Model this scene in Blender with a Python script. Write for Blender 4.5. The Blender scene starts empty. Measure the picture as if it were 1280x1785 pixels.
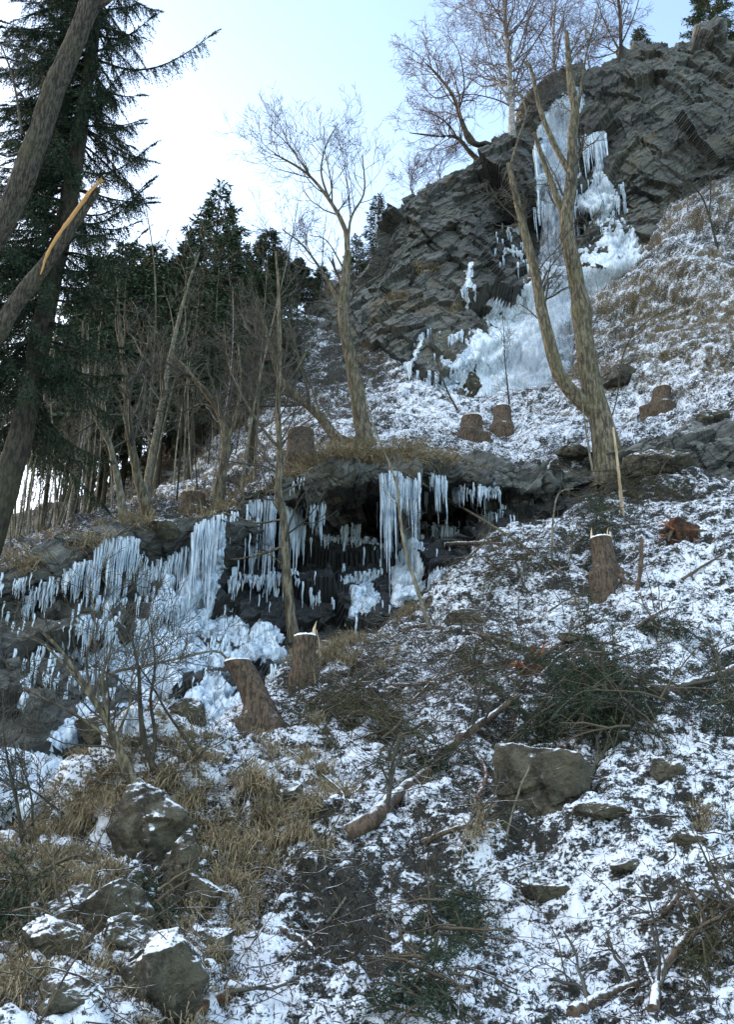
import bpy, math, random
import numpy as np
from mathutils import Vector
from mathutils.bvhtree import BVHTree

SC = bpy.context.scene
COL = SC.collection
# ---------------------------------------------------------------- camera
PITCH = math.radians(22.0)
FPX = 1785/2/math.tan(math.radians(27.0))
cam_d = bpy.data.cameras.new('camera')
cam = bpy.data.objects.new('camera', cam_d)
COL.objects.link(cam)
cam.location = (0, 0, 0)
cam.rotation_euler = (math.radians(90)+PITCH, 0, 0)
cam_d.sensor_fit = 'VERTICAL'
cam_d.sensor_height = 24
cam_d.angle = math.radians(54.0)
cam_d.clip_end = 2000
SC.camera = cam
# ---------------------------------------------------------------- sky, sun, exposure
SUN_EL, SUN_AZ = math.radians(15), math.radians(-50)      # low winter sun behind the left ridge, the slope is in soft shade
world = bpy.data.worlds.new('World'); SC.world = world; world.use_nodes = True
nt = world.node_tree; nt.nodes.clear()
wo = nt.nodes.new('ShaderNodeOutputWorld'); bg = nt.nodes.new('ShaderNodeBackground')
sky = nt.nodes.new('ShaderNodeTexSky'); sky.sky_type = 'NISHITA'; sky.sun_disc = False
sky.sun_elevation = SUN_EL; sky.sun_rotation = SUN_AZ
sky.air_density = 1.0; sky.dust_density = 1.5; sky.ozone_density = 1.0
nt.links.new(sky.outputs[0], bg.inputs[0]); bg.inputs[1].default_value = 0.15
nt.links.new(bg.outputs[0], wo.inputs[0])
sl = bpy.data.lights.new('sun', 'SUN'); sun = bpy.data.objects.new('sun', sl); COL.objects.link(sun)
sl.energy = 0.5; sl.angle = math.radians(60); sl.color = (1.0, .99, .97)
sd = Vector((math.sin(SUN_AZ)*math.cos(SUN_EL), math.cos(SUN_AZ)*math.cos(SUN_EL), math.sin(SUN_EL)))
sl_dir = Vector((-0.45, -0.55, 0.95)).normalized()
sun.rotation_euler = sl_dir.to_track_quat('Z', 'Y').to_euler()
SC.view_settings.view_transform = 'Standard'; SC.view_settings.look = 'None'
SC.view_settings.exposure = 2.1; SC.view_settings.gamma = 1.0
SC.cycles.max_bounces = 6; SC.cycles.diffuse_bounces = 3; SC.cycles.glossy_bounces = 2
SC.cycles.transmission_bounces = 3; SC.cycles.transparent_max_bounces = 12

# ---------------------------------------------------------------- helpers
CP, SP = math.cos(PITCH), math.sin(PITCH)
def W(px, py, Y):
    """world point seen at photo pixel (px,py) standing Y metres ahead"""
    px, py, Y = np.asarray(px, float), np.asarray(py, float), np.asarray(Y, float)
    px, py, Y = np.broadcast_arrays(px, py, Y); u = (px-640)/FPX; v = (892.5-py)/FPX
    dy = CP - SP*v; dz = SP + CP*v
    t = Y/dy
    return np.stack([u*t, Y+0*t, dz*t], -1)
def proj(p):
    c = p[..., 1]*CP + p[..., 2]*SP
    up = -p[..., 1]*SP + p[..., 2]*CP
    c = np.where(c < .3, .3, c)
    return 640 + p[..., 0]/c*FPX, 892.5 - up/c*FPX

def _hash(ix, iy, iz, seed):
    h = (ix.astype(np.int64)*374761393 + iy.astype(np.int64)*668265263 + iz.astype(np.int64)*2147483647 + seed*974634777) & 0xffffffff
    h = ((h ^ (h >> 13))*1274126177) & 0xffffffff
    h = (h ^ (h >> 16))
    h = (h*2246822519) & 0xffffffff
    return ((h ^ (h >> 15)) & 0xffffff)/float(0xffffff)
def vnoise(p, s=1.0, seed=0):
    """smooth value noise, -1..1"""
    q = p*s + seed*7.31
    i = np.floor(q).astype(np.int64); f = q-i
    f = f*f*f*(f*(f*6-15)+10)
    r = 0
    for dx in (0, 1):
        wx = f[..., 0] if dx else 1-f[..., 0]
        for dy in (0, 1):
            wy = f[..., 1] if dy else 1-f[..., 1]
            for dz in (0, 1):
                wz = f[..., 2] if dz else 1-f[..., 2]
                r = r + wx*wy*wz*_hash(i[..., 0]+dx, i[..., 1]+dy, i[..., 2]+dz, seed)
    return r*2-1
def fbm(p, s=1.0, oc=4, seed=0, gain=.5):
    a, r, t = 1, 0, 0
    for k in range(oc):
        r = r + a*vnoise(p, s*2.03**k, seed+k*13); t += a; a *= gain
    return r/t*1.5
def sstep(a, b, x):
    t = np.clip((x-a)/(b-a), 0, 1); return t*t*(3-2*t)
DIP = [-.34, -.25, .9]
def rockblocks(p, h, w, seed, warp=.25, dip=None):
    """random in/out offset of jointed blocks lying on tilted bedding planes, -1..1"""
    wv = fbm(p, .35/h, 2, seed+5)*h*warp*2
    nb = np.array([-.34, -.25, .9]) if False else np.array(dip or DIP, float); nb /= np.linalg.norm(nb)
    a1 = np.cross(nb, [0, 1, .2]); a1 /= np.linalg.norm(a1); a2 = np.cross(nb, a1)
    B = (p@nb + wv)/h
    bi = np.floor(B); bf = B-bi
    sh = _hash(bi, bi*0+3, bi*0, seed)*7
    A = (p@a1 + wv*1.3)/w + sh; C = (p@a2 + wv)/w + sh*1.7
    ai, ci = np.floor(A), np.floor(C); af, cf = A-ai, C-ci
    r = _hash(bi, ai, ci, seed)
    g1 = _hash(bi, ai, ci, seed+1)-.5; g2 = _hash(bi, ai, ci, seed+2)-.5
    return (r*2-1) + g1*1.2*(bf-.5) + g2*1.2*(af-.5)

# ---- mesh building
def mesh_np(name, verts, loops, totals, mat=None, smooth=True, attrs=None, parent=None):
    me = bpy.data.meshes.new(name)
    verts = np.ascontiguousarray(verts, np.float32); loops = np.ascontiguousarray(loops, np.int32).ravel()
    totals = np.ascontiguousarray(totals, np.int32)
    me.vertices.add(len(verts)); me.vertices.foreach_set('co', verts.ravel())
    me.loops.add(len(loops)); me.loops.foreach_set('vertex_index', loops)
    me.polygons.add(len(totals))
    me.polygons.foreach_set('loop_start', np.concatenate([[0], np.cumsum(totals)[:-1]]).astype(np.int32))
    me.update(calc_edges=True)
    me.polygons.foreach_set('use_smooth', np.full(len(totals), smooth, bool))
    if attrs:
        for k, a in attrs.items():
            at = me.attributes.new(k, 'FLOAT', 'POINT'); at.data.foreach_set('value', np.ascontiguousarray(a, np.float32).ravel())
    if mat: me.materials.append(mat)
    o = bpy.data.objects.new(name, me); COL.objects.link(o)
    if parent is not None: o.parent = parent
    return o
class MB:
    def __init__(s): s.v = []; s.l = []; s.t = []; s.n = 0; s.a = []
    def add(s, v, f, val=0.0):
        v = np.asarray(v, float).reshape(-1, 3); f = np.asarray(f, int)
        s.v.append(v); s.l.append((f+s.n).ravel()); s.t.append(np.full(len(f), f.shape[1])); s.n += len(v)
        s.a.append(np.full(len(v), val) if np.isscalar(val) else np.asarray(val).ravel())
    def build(s, name, mat, parent=None, smooth=True, origin=None):
        v = np.concatenate(s.v)
        if origin is not None: v = v-np.asarray(origin)
        return mesh_np(name, v, np.concatenate(s.l), np.concatenate(s.t), mat, smooth, {'vary': np.concatenate(s.a)}, parent)
def tubes(mb, P, R, k=5, val=0.0, cap=False, rough=0, seed=0):
    """P (M,n,3) polylines, R (M,n) radii"""
    P = np.asarray(P, float); R = np.asarray(R, float)
    if P.ndim == 2: P = P[None]; R = R[None]
    M, n, _ = P.shape
    T = np.gradient(P, axis=1); T /= np.linalg.norm(T, axis=2, keepdims=True)+1e-9
    ref = np.where(np.abs(T[:, :1, 2:3]) > .8, np.array([[[1., 0, 0]]]), np.array([[[0, 0, 1.]]]))
    ref = np.repeat(ref, n, 1)
    U = np.cross(T, ref); U /= np.linalg.norm(U, axis=2, keepdims=True)+1e-9
    V = np.cross(T, U)
    a = np.arange(k)*2*math.pi/k
    rr = R[:, :, None]*np.ones(k)
    if rough:
        base = P[:, :, None, :] + (np.cos(a)[:, None]*U[:, :, None, :] + np.sin(a)[:, None]*V[:, :, None, :])*R[:, :, None, None]
        rr = rr*(1+rough*fbm(base, 2.2/max(R.max(), .01)*.5, 3, seed))
    v = P[:, :, None, :] + rr[..., None]*(np.cos(a)[:, None]*U[:, :, None, :] + np.sin(a)[:, None]*V[:, :, None, :])
    idx = np.arange(M*n*k).reshape(M, n, k); j = np.roll(idx, -1, 2)
    f = np.stack([idx[:, :-1], j[:, :-1], j[:, 1:], idx[:, 1:]], -1).reshape(-1, 4)
    vv = np.repeat(np.asarray(val).ravel(), n*k) if not np.isscalar(val) else val
    mb.add(v.reshape(-1, 3), f, vv)
    if cap:
        for m in range(M):
            for e in (0, n-1):
                mb.add(v[m, e], [list(range(k))] if e else [list(range(k))[::-1]], val if np.isscalar(val) else 0)
def resample(pts, n):
    pts = np.asarray(pts, float)
    # catmull through the given points
    m = len(pts)
    if m > 2:
        ex = np.vstack([2*pts[0]-pts[1], pts, 2*pts[-1]-pts[-2]])
        out = []
        for i in range(m-1):
            p0, p1, p2, p3 = ex[i:i+4]
            for t in np.linspace(0, 1, 9)[:-1]:
                out.append(.5*((2*p1)+(-p0+p2)*t+(2*p0-5*p1+4*p2-p3)*t*t+(-p0+3*p1-3*p2+p3)*t**3))
        out.append(pts[-1]); pts = np.array(out)
    d = np.concatenate([[0], np.cumsum(np.linalg.norm(np.diff(pts, axis=0), axis=1))])
    s = np.linspace(0, d[-1], n)
    return np.stack([np.interp(s, d, pts[:, i]) for i in range(pts.shape[1])], -1)
def tag(o, label=None, cat=None, group=None, kind=None):
    if label: o['label'] = label
    if cat: o['category'] = cat
    if group: o['group'] = group
    if kind: o['kind'] = kind
    return o
def empty(name, loc, label, cat, group=None):
    o = bpy.data.objects.new(name, None); COL.objects.link(o); o.location = [float(c) for c in loc]
    o.empty_display_size = .2
    return tag(o, label, cat, group)

# ---------------------------------------------------------------- materials
class NT:
    def __init__(s, name):
        s.m = bpy.data.materials.new(name); s.m.use_nodes = True; s.t = s.m.node_tree
        s.t.nodes.clear(); s.out = s.t.nodes.new('ShaderNodeOutputMaterial')
        s.b = s.t.nodes.new('ShaderNodeBsdfPrincipled'); s.t.links.new(s.b.outputs[0], s.out.inputs[0])
        s.tc = s.t.nodes.new('ShaderNodeTexCoord').outputs['Object']
        s.geo = s.t.nodes.new('ShaderNodeNewGeometry')
    def L(s, a, b):
        if isinstance(a, (int, float)): b.default_value = a
        elif isinstance(a, tuple): b.default_value = (*a, 1) if len(a) == 3 else a
        else: s.t.links.new(a, b)
    def noise(s, sc, det=4, rough=.55, vec=None, dist=0):
        n = s.t.nodes.new('ShaderNodeTexNoise'); n.inputs['Scale'].default_value = sc; n.inputs['Detail'].default_value = det
        n.inputs['Roughness'].default_value = rough; n.inputs['Distortion'].default_value = dist
        s.t.links.new(vec or s.tc, n.inputs['Vector']); return n.outputs['Fac']
    def mapv(s, scale=(1, 1, 1), rot=(0, 0, 0), vec=None):
        if rot != (0, 0, 0):
            r = s.t.nodes.new('ShaderNodeMapping'); r.inputs['Rotation'].default_value = rot; s.t.links.new(vec or s.tc, r.inputs['Vector']); vec = r.outputs[0]; rot = (0, 0, 0)
        n = s.t.nodes.new('ShaderNodeMapping'); n.inputs['Scale'].default_value = scale; n.inputs['Rotation'].default_value = rot
        s.t.links.new(vec or s.tc, n.inputs['Vector']); return n.outputs[0]
    def math(s, op, a, b=0.0, c=None, clamp=False):
        n = s.t.nodes.new('ShaderNodeMath'); n.operation = op; n.use_clamp = clamp
        s.L(a, n.inputs[0]); s.L(b, n.inputs[1])
        if c is not None: s.L(c, n.inputs[2])
        return n.outputs[0]
    def ss(s, x, a, b, lo=0.0, hi=1.0):
        n = s.t.nodes.new('ShaderNodeMapRange'); n.interpolation_type = 'SMOOTHSTEP'
        s.L(x, n.inputs[0]); n.inputs[1].default_value = a; n.inputs[2].default_value = b
        n.inputs[3].default_value = lo; n.inputs[4].default_value = hi; return n.outputs[0]
    def mix(s, f, a, b, mode='MIX'):
        n = s.t.nodes.new('ShaderNodeMix'); n.data_type = 'RGBA'; n.blend_type = mode
        s.L(f, n.inputs[0]); s.L(a, n.inputs[6]); s.L(b, n.inputs[7]); return n.outputs[2]
    def attr(s, name):
        n = s.t.nodes.new('ShaderNodeAttribute'); n.attribute_name = name; return n.outputs['Fac']
    def nz(s):
        n = s.t.nodes.new('ShaderNodeSeparateXYZ'); s.t.links.new(s.geo.outputs['Normal'], n.inputs[0]); return n.outputs[2]
    def bump(s, h, strength=.5, dist=.02, prev=None):
        n = s.t.nodes.new('ShaderNodeBump'); n.inputs['Strength'].default_value = strength; n.inputs['Distance'].default_value = dist
        s.L(h, n.inputs['Height'])
        if prev is not None: s.t.links.new(prev, n.inputs['Normal'])
        s.t.links.new(n.outputs[0], s.b.inputs['Normal']); return n.outputs[0]
    def fin(s, col, rough=.8, spec=.3):
        s.L(col, s.b.inputs['Base Color']); s.L(rough, s.b.inputs['Roughness']); s.L(spec, s.b.inputs['Specular IOR Level'])
        return s.m
SNOW = (.84, .86, .88)
def rock_color(n, lichen=.5):
    st = n.mapv((.5, .5, 6), (-.22, .5, 0))
    a = n.noise(2.2, 5, .62, st); b = n.noise(.7, 4, .6); c = n.noise(9, 5, .7)
    col = n.mix(n.ss(a, .25, .8), (.058, .061, .058), (.23, .23, .20))
    col = n.mix(n.math('MULTIPLY', n.ss(b, .45, .7), lichen), col, (.15, .15, .10))
    col = n.mix(n.math('MULTIPLY', n.ss(c, .35, .75), .6), col, (.026, .028, .028))
    vo = n.t.nodes.new('ShaderNodeTexVoronoi'); vo.feature = 'DISTANCE_TO_EDGE'; vo.inputs['Scale'].default_value = 1.0
    wob = n.t.nodes.new('ShaderNodeVectorMath'); wob.operation = 'ADD'
    nn_ = n.t.nodes.new('ShaderNodeTexNoise'); nn_.inputs['Scale'].default_value = 1.2; nn_.inputs['Detail'].default_value = 3; n.t.links.new(n.tc, nn_.inputs['Vector'])
    n.t.links.new(n.tc, wob.inputs[0]); n.t.links.new(nn_.outputs['Color'], wob.inputs[1])
    n.t.links.new(n.mapv((.7, .7, 1.9), (-.22, .5, 0), wob.outputs[0]), vo.inputs['Vector'])
    crack = n.ss(vo.outputs['Distance'], .0, .045)
    col = n.mix(crack, (.02, .02, .018), col)
    a = n.math('ADD', a, n.math('MULTIPLY', crack, .6))
    return col, a, c
def make_terrain():
    n = NT('terrain')
    snow, grass, rock, wet = n.attr('snow'), n.attr('grass'), n.attr('rock'), n.attr('wet')
    rc, ra, rf = rock_color(n)
    br = n.noise(1.6, 5, .65); rc = n.mix(n.math('MULTIPLY', n.ss(n.math('ADD', n.math('MULTIPLY', grass, .5), n.math('MULTIPLY', n.math('SUBTRACT', br, .5), 1.6)), .25, .6), .7), rc, (.13, .10, .06))
    rc = n.mix(n.math('MULTIPLY', n.ss(n.noise(.45, 4, .6), .42, .62), .45), rc, (.035, .037, .036))
    rc = n.mix(n.math('MULTIPLY', wet, .93), rc, (.014, .015, .015))  # near-black mix: wet rock, and recess shade put into the colour
    moss = n.noise(3, 4, .6)
    d1 = n.noise(14, 5, .7); d2 = n.noise(45, 4, .7); d3 = n.noise(1.1, 3, .5)
    soil = n.mix(n.ss(d1, .38, .65), (.010, .012, .012), (.045, .040, .030))
    soil = n.mix(n.math('MULTIPLY', n.ss(moss, .52, .68), .5), soil, (.03, .036, .014))
    soil = n.mix(n.math('MULTIPLY', n.ss(d2, .55, .72), .5), soil, (.12, .08, .045))
    fib = n.noise(9, 5, .75, n.mapv((3.5, 1, .7)))
    gcol = n.mix(n.ss(fib, .35, .7), (.035, .030, .018), (.22, .17, .095))
    g = n.math('ADD', grass, n.math('MULTIPLY', n.math('SUBTRACT', d3, .5), .9))
    soil = n.mix(n.ss(n.math('ADD', g, n.math('MULTIPLY', n.math('SUBTRACT', d1, .5), .8)), .35, .75), soil, gcol)
    rk = n.ss(n.math('ADD', rock, n.math('MULTIPLY', n.math('SUBTRACT', d1, .5), .6)), .4, .6)
    base = n.mix(rk, soil, rc)
    f1 = n.noise(19, 5, .72, n.mapv((.9, 1, 1.6))); f2 = n.noise(48, 3, .6)
    sv = n.math('ADD', snow, n.math('MULTIPLY', n.math('SUBTRACT', f1, .5), 3.0))
    sv = n.math('ADD', sv, n.math('MULTIPLY', n.math('SUBTRACT', f2, .5), 1.3))
    sm = n.ss(sv, .36, .68)
    col = n.mix(n.math('MULTIPLY', sm, .95), base, (.78, .81, .86))
    h = n.math('ADD', n.math('MULTIPLY', sm, .55), n.math('ADD', n.math('MULTIPLY', d1, .8), n.math('MULTIPLY', d2, .3)))
    n.bump(h, .9, .035)
    return n.fin(col, n.ss(wet, 0, 1, .8, .4), .35)
def make_ice(name, col1, col2, rough=.22, dirty=0.0, sss=.25):
    n = NT(name)
    v = n.mapv((6, 6, 1.0)); a = n.noise(3, 4, .6, v); b = n.noise(1.3, 4, .6); c = n.noise(26, 3, .6)
    col = n.mix(n.ss(a, .32, .62), col2, col1)
    col = n.mix(n.math('MULTIPLY', n.ss(b, .5, .72), .5), col, col2)
    dk = n.noise(2.2, 5, .7, n.mapv((1.6, 1.6, .45))); col = n.mix(n.math('MULTIPLY', n.ss(dk, .52, .66), dirty), col, (.07, .085, .10))
    n.bump(n.math('ADD', n.math('MULTIPLY', a, .8), n.math('MULTIPLY', c, .5)), .6, .04)
    n.b.inputs['Subsurface Weight'].default_value = sss; n.b.inputs['Subsurface Radius'].default_value = (.05, .09, .14)
    n.b.inputs['Subsurface Scale'].default_value = .6
    return n.fin(col, rough, .5)
def make_bark(name, c1, c2, sc=14, stretch=.18, green=.4, bump=.6):
    n = NT(name)
    a = n.noise(sc, 5, .7, n.mapv((1, 1, stretch))); b = n.noise(1.6, 3, .6); c = n.noise(40, 3, .6)
    col = n.mix(n.ss(a, .42, .60), c1, c2)
    pl = n.noise(sc*.6, 5, .7, n.mapv((1, 1, .5))); col = n.mix(n.math('MULTIPLY', n.ss(pl, .45, .7), .4), col, tuple(x*.55 for x in c1))
    col = n.mix(n.math('MULTIPLY', n.ss(b, .45, .65), green), col, (.085, .085, .035))
    col = n.mix(n.math('MULTIPLY', n.ss(c, .5, .75), .35), col, tuple(x*.45 for x in c1))
    n.bump(n.math('ADD', a, n.math('MULTIPLY', c, .3)), bump, .03)
    return n.fin(col, .85, .2)
def make_snowtop(name, c1, c2, lo=.55, hi=.8, sc=12, rocky=False, amount=1.0):
    n = NT(name)
    if rocky: base, a, c = rock_color(n, .75)
    else:
        a = n.noise(sc, 5, .7, n.mapv((1, 1, .4))); c = n.noise(40, 3, .6); base = n.mix(n.ss(a, .36, .66), c1, c2)
    d = n.noise(9, 5, .7)
    s = n.math('ADD', n.nz(), n.math('MULTIPLY', n.math('SUBTRACT', d, .5), 1.5))
    sm = n.math('MULTIPLY', n.ss(s, lo, hi), amount)
    col = n.mix(sm, base, SNOW)
    n.bump(n.math('ADD', n.math('MULTIPLY', a, .8), n.math('ADD', n.math('MULTIPLY', c, .5), sm)), .8, .03)
    return n.fin(col, .85, .25)
def make_boulder():
    n = NT('boulder_stone')
    a = n.noise(3.5, 6, .7); b = n.noise(13, 5, .75); c = n.noise(1.7, 3, .6); d = n.noise(42, 3, .7)
    col = n.mix(n.ss(a, .38, .62), (.032, .028, .020), (.125, .108, .075)); col = n.mix(n.math('MULTIPLY', n.ss(b, .54, .68), .7), col, (.20, .195, .16))
    col = n.mix(n.math('MULTIPLY', n.ss(c, .48, .64), .5), col, (.06, .057, .033)); col = n.mix(n.math('MULTIPLY', n.ss(d, .5, .7), .5), col, (.02, .02, .018))
    v = n.noise(9, 5, .7); s = n.math('ADD', n.nz(), n.math('MULTIPLY', n.math('SUBTRACT', v, .5), 2.0)); sm = n.ss(s, .55, .85)
    col = n.mix(sm, col, SNOW); n.bump(n.math('ADD', n.math('ADD', a, n.math('MULTIPLY', b, .8)), n.math('ADD', n.math('MULTIPLY', d, .4), sm)), 1., .045)
    return n.fin(col, .85, .25)
def make_flat(name, c1, c2, sc=3, rough=.7):
    n = NT(name)
    v = n.attr('vary'); a = n.noise(sc, 3, .6)
    col = n.mix(n.math('ADD', n.math('MULTIPLY', v, .7), n.math('MULTIPLY', a, .5), clamp=True), c1, c2)
    return n.fin(col, rough, .25)
M = {}
M['terrain'] = make_terrain()
M['ice'] = make_ice('pale_ice', (.56, .64, .71), (.18, .24, .31))
M['glaze'] = make_ice('glaze_ice', (.62, .70, .77), (.20, .27, .34), .16, .9)
M['ice_clear'] = make_ice('clear_ice', (.62, .72, .80), (.16, .21, .26), .12)
M['ice_white'] = make_ice('white_ice', (.76, .81, .85), (.42, .51, .58), .35, .45)
M['bark'] = make_bark('bark', (.052, .044, .030), (.20, .17, .115), 20, .2, .4)
M['bark_light'] = make_bark('light_bark', (.10, .09, .065), (.27, .245, .18), 16, .3, .4)
M['bark_birch'] = make_bark('birch_bark', (.16, .15, .14), (.42, .40, .37), 6, 2.5, .1)
M['bark_dark'] = make_bark('dark_bark', (.020, .018, .014), (.062, .053, .039), 20, .3, .35)
M['bark_big'] = make_bark('furrowed_bark', (.028, .024, .018), (.115, .096, .070), 46, .16, .35, 1.0)
M['twig'] = make_flat('twig_bark', (.030, .029, .023), (.088, .082, .064))
M['twig_birch'] = make_flat('birch_twig_bark', (.07, .055, .06), (.14, .11, .11))
M['stump'] = make_snowtop('stump_bark', (.036, .025, .017), (.135, .097, .064), .68, .98, 26)
M['log'] = make_snowtop('snowy_bark', (.05, .036, .026), (.16, .11, .075), .6, .85, 20)
M['rock'] = make_snowtop('boulder_rock', 0, 0, .72, .98, rocky=True)
M['boulder'] = make_boulder()
M['wood'] = make_flat('fresh_wood', (.26, .11, .03), (.48, .26, .09), 12)
M['redwood'] = make_flat('torn_red_wood', (.10, .035, .018), (.34, .13, .05), 12)
M['pale_wood'] = make_flat('cut_wood', (.45, .34, .2), (.62, .5, .33), 10)
M['needles'] = make_flat('spruce_needles', (.011, .022, .012), (.030, .050, .025))
M['needles_far'] = make_flat('conifer_needles', (.026, .050, .028), (.062, .092, .050))
M['needles_dry'] = make_flat('dry_needles', (.02, .026, .010), (.07, .062, .025))
M['grass'] = make_flat('dry_grass', (.10, .075, .042), (.42, .335, .20), 2.5)
M['moss'] = make_flat('moss_grass', (.03, .04, .012), (.10, .11, .035), 2.5)
# ---------------------------------------------------------------- terrain
def cr(ctrl, x, y):
    """ctrl (n,m,k) Catmull-Rom sampled at x (rows) and y (cols)"""
    def ax(c, t):
        n = len(c); i = np.clip(np.floor(t).astype(int), 0, n-2); f = (t-i)
        e = np.concatenate([2*c[:1]-c[1:2], c, 2*c[-1:]-c[-2:-1]])
        p0, p1, p2, p3 = e[i], e[i+1], e[i+2], e[i+3]
        f = f.reshape(-1, *([1]*(c.ndim-1)))
        T = .75     # tension keeps the cliffs crisp
        l0, l1, l2 = [np.linalg.norm(b_-a_, axis=-1, keepdims=True)+1e-9 for a_, b_ in ((p0, p1), (p1, p2), (p2, p3))]
        m1 = (p2-p0)*.5*T; m2 = (p3-p1)*.5*T
        m1 = m1*np.minimum(1, 1.3*np.minimum(l0, l1)/(np.linalg.norm(m1, axis=-1, keepdims=True)+1e-9))
        m2 = m2*np.minimum(1, 1.3*np.minimum(l1, l2)/(np.linalg.norm(m2, axis=-1, keepdims=True)+1e-9))
        return (2*f**3-3*f**2+1)*p1 + (f**3-2*f**2+f)*m1 + (-2*f**3+3*f**2)*p2 + (f**3-f**2)*m2
    a = ax(ctrl, x)
    return np.swapaxes(ax(np.swapaxes(a, 0, 1), y), 0, 1)
def samples(counts):
    out = []
    for i, c in enumerate(counts): out += list(i+np.arange(c)/c)
    return np.array(out+[len(counts)])
def normals(G):
    du = np.gradient(G, axis=1); dv = np.gradient(G, axis=0)
    n = np.cross(du, dv); n /= np.linalg.norm(n, axis=2, keepdims=True)+1e-9
    return n
def blobs(px, py, L):
    r = 0*px
    for (x, y, rx, ry, a) in L: r = r + a*np.exp(-((px-x)/rx)**2-((py-y)/ry)**2)
    return r
def blur(a, k):
    for _ in range(k):
        a = (a+np.roll(a, 1, 0)+np.roll(a, -1, 0))/3; a = (a+np.roll(a, 1, 1)+np.roll(a, -1, 1))/3
    return a
def grid_faces(r0, r1, m):
    i = np.arange(r0, r1)[:, None]*m + np.arange(m-1)[None]
    return np.stack([i, i+1, i+m+1, i+m], -1).reshape(-1, 4)
SHEETS = []
def ground_relief(P, amp=1.0):
    st = P*np.array([.95, 1, 1.1])
    h = .34*fbm(P, .38, 2, 3) + .17*fbm(st, 1.0, 2, 8)
    r = 1-np.abs(fbm(st, 1.9, 3, 21)); h = h + .16*(r-.6)
    h = h + .055*fbm(st, 5.0, 3, 31) + .030*vnoise(st, 11., 41) + .014*vnoise(st, 23., 43)
    return h*amp
def rock_relief(P, s=1.0, seed=0):
    return (.72*rockblocks(P, 3.1*s, 3.6*s, 50+seed, .16) + .26*rockblocks(P, 1.4*s, 1.9*s, 60+seed, .14) + .05*rockblocks(P, .5*s, 1.0*s, 70+seed, .12)
            + .012*rockblocks(P, .15*s, .8*s, 80+seed, .1))*s + .06*fbm(P, 1.6, 5, 9, .6)*s \
        + (.16*rockblocks(P, 1.5*s, 1.3*s, 150+seed, .1, (.55, .3, .6)) + .09*rockblocks(P, .7*s, .8*s, 160+seed, .1, (.5, -.5, .5)) + .035*rockblocks(P, .35*s, .4*s, 170+seed, .1, (.3, .6, .8)))*s
def sheet(ctrl_pts, fields, rows, cols, rscale, gamp, parts, snow_bias, seed=0, snow_fn=None):
    x, y = samples(rows), samples(cols)
    G = cr(ctrl_pts, x, y); F = cr(fields, x, y); rock = np.clip(F[..., 0], 0, 1); snowb = F[..., 1]; grass = F[..., 2]; wet = np.clip(F[..., 3], 0, 1)
    N = normals(G); px, py = proj(G)
    if snow_fn is not None:
        ds, dg, dr = snow_fn(px, py); snowb = snowb+ds; grass = grass+dg; rock = np.clip(rock+dr, 0, 1)
    rk = sstep(.35, .65, rock + .25*fbm(G, 1.2, 3, 90))
    rr_ = rock_relief(G, rscale, seed)
    disp = (1-rk)*ground_relief(G, gamp)*(1+blobs(px, py, [(180, 1560, 260, 220, .8)])) + rk*rr_
    D = G + N*disp[..., None]
    N2 = normals(D); nzb = blur(N2[..., 2], 1); nza = blur(N2[..., 2], 9)
    sn = snowb + 1.0*(nzb-nza) + .22*fbm(D*np.array([1, 1, 1.2]), 2.0, 3, 17) + .4*fbm(D*np.array([.85, 1, 1.3]), 9., 3, 27)
    sr = snowb*.8 + 2.2*(nzb-.80) + .3*fbm(D, 2., 3, 28)                 # on rock only flat shelves hold snow
    sn = (1-rk)*sn + rk*sr
    gx = grass + .35*fbm(D, 1.3, 3, 37)
    D = D + N2*(.022*sstep(.3, .7, sn))[..., None]
    nr = np.concatenate([[0], np.cumsum(rows)])
    m = D.shape[1]; V = D.reshape(-1, 3)
    for (name, a, b) in parts:
        r0, r1 = nr[a], nr[b]
        sub = slice(r0*m, (r1+1)*m)
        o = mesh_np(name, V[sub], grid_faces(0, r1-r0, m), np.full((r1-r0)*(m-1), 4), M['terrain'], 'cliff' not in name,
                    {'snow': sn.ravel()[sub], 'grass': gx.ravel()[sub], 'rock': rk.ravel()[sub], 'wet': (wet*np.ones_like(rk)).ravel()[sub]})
        tag(o, kind='structure')
    px, py = proj(D)
    SHEETS.append(dict(D=D, N=normals(blur3(D, 2)), px=px, py=py, sn=sn, rk=rk, gx=gx))
    return SHEETS[-1]
def blur3(D, k):
    for _ in range(k):
        E = D.copy()
        E[1:-1, 1:-1] = (D[1:-1, 1:-1]*2+D[:-2, 1:-1]+D[2:, 1:-1]+D[1:-1, :-2]+D[1:-1, 2:])/6
        D = E
    return D
cP = np.array([-350, -100, 50, 150, 250, 350, 430, 520, 620, 720, 820, 920, 1020, 1120, 1220, 1330, 1650], float)
# ---- near slope
cr_y = np.array([1600, 1530, 1470, 1400, 1330, 1285, 1262, 1185, 1110, 1055, 985, 930, 870, 838, 838, 845, 870.])
cr_Y = np.array([8, 8.7, 9.3, 10, 10.8, 11.6, 12.3, 13.6, 15, 16, 17, 18, 19, 19.5, 19.3, 19, 18.5])
xs = (cP-640)/FPX
f0 = np.stack([xs*16, 0*xs-9, 0*xs-4.5], -1); f1 = np.stack([xs*12, 0*xs+1.5, 0*xs-1.9], -1)
f2 = W(cP, 2150, 4.4)
bY = np.interp(cP, [-350, 0, 300, 640, 1280, 1650], [5.6, 5.9, 6.2, 6.6, 7.0, 7.0]); f3 = W(cP, 1800, bY)
f6 = W(cP, cr_y, cr_Y); f4 = f3+(f6-f3)*.34; f5 = f3+(f6-f3)*.68
f4[:, 2] -= .25; f5[:, 2] -= .2
f7 = W(cP, cr_y+np.where(cP > 1000, 14, 70), cr_Y+1.1); f8 = f7+np.array([0, .6, -2.0])
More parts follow.
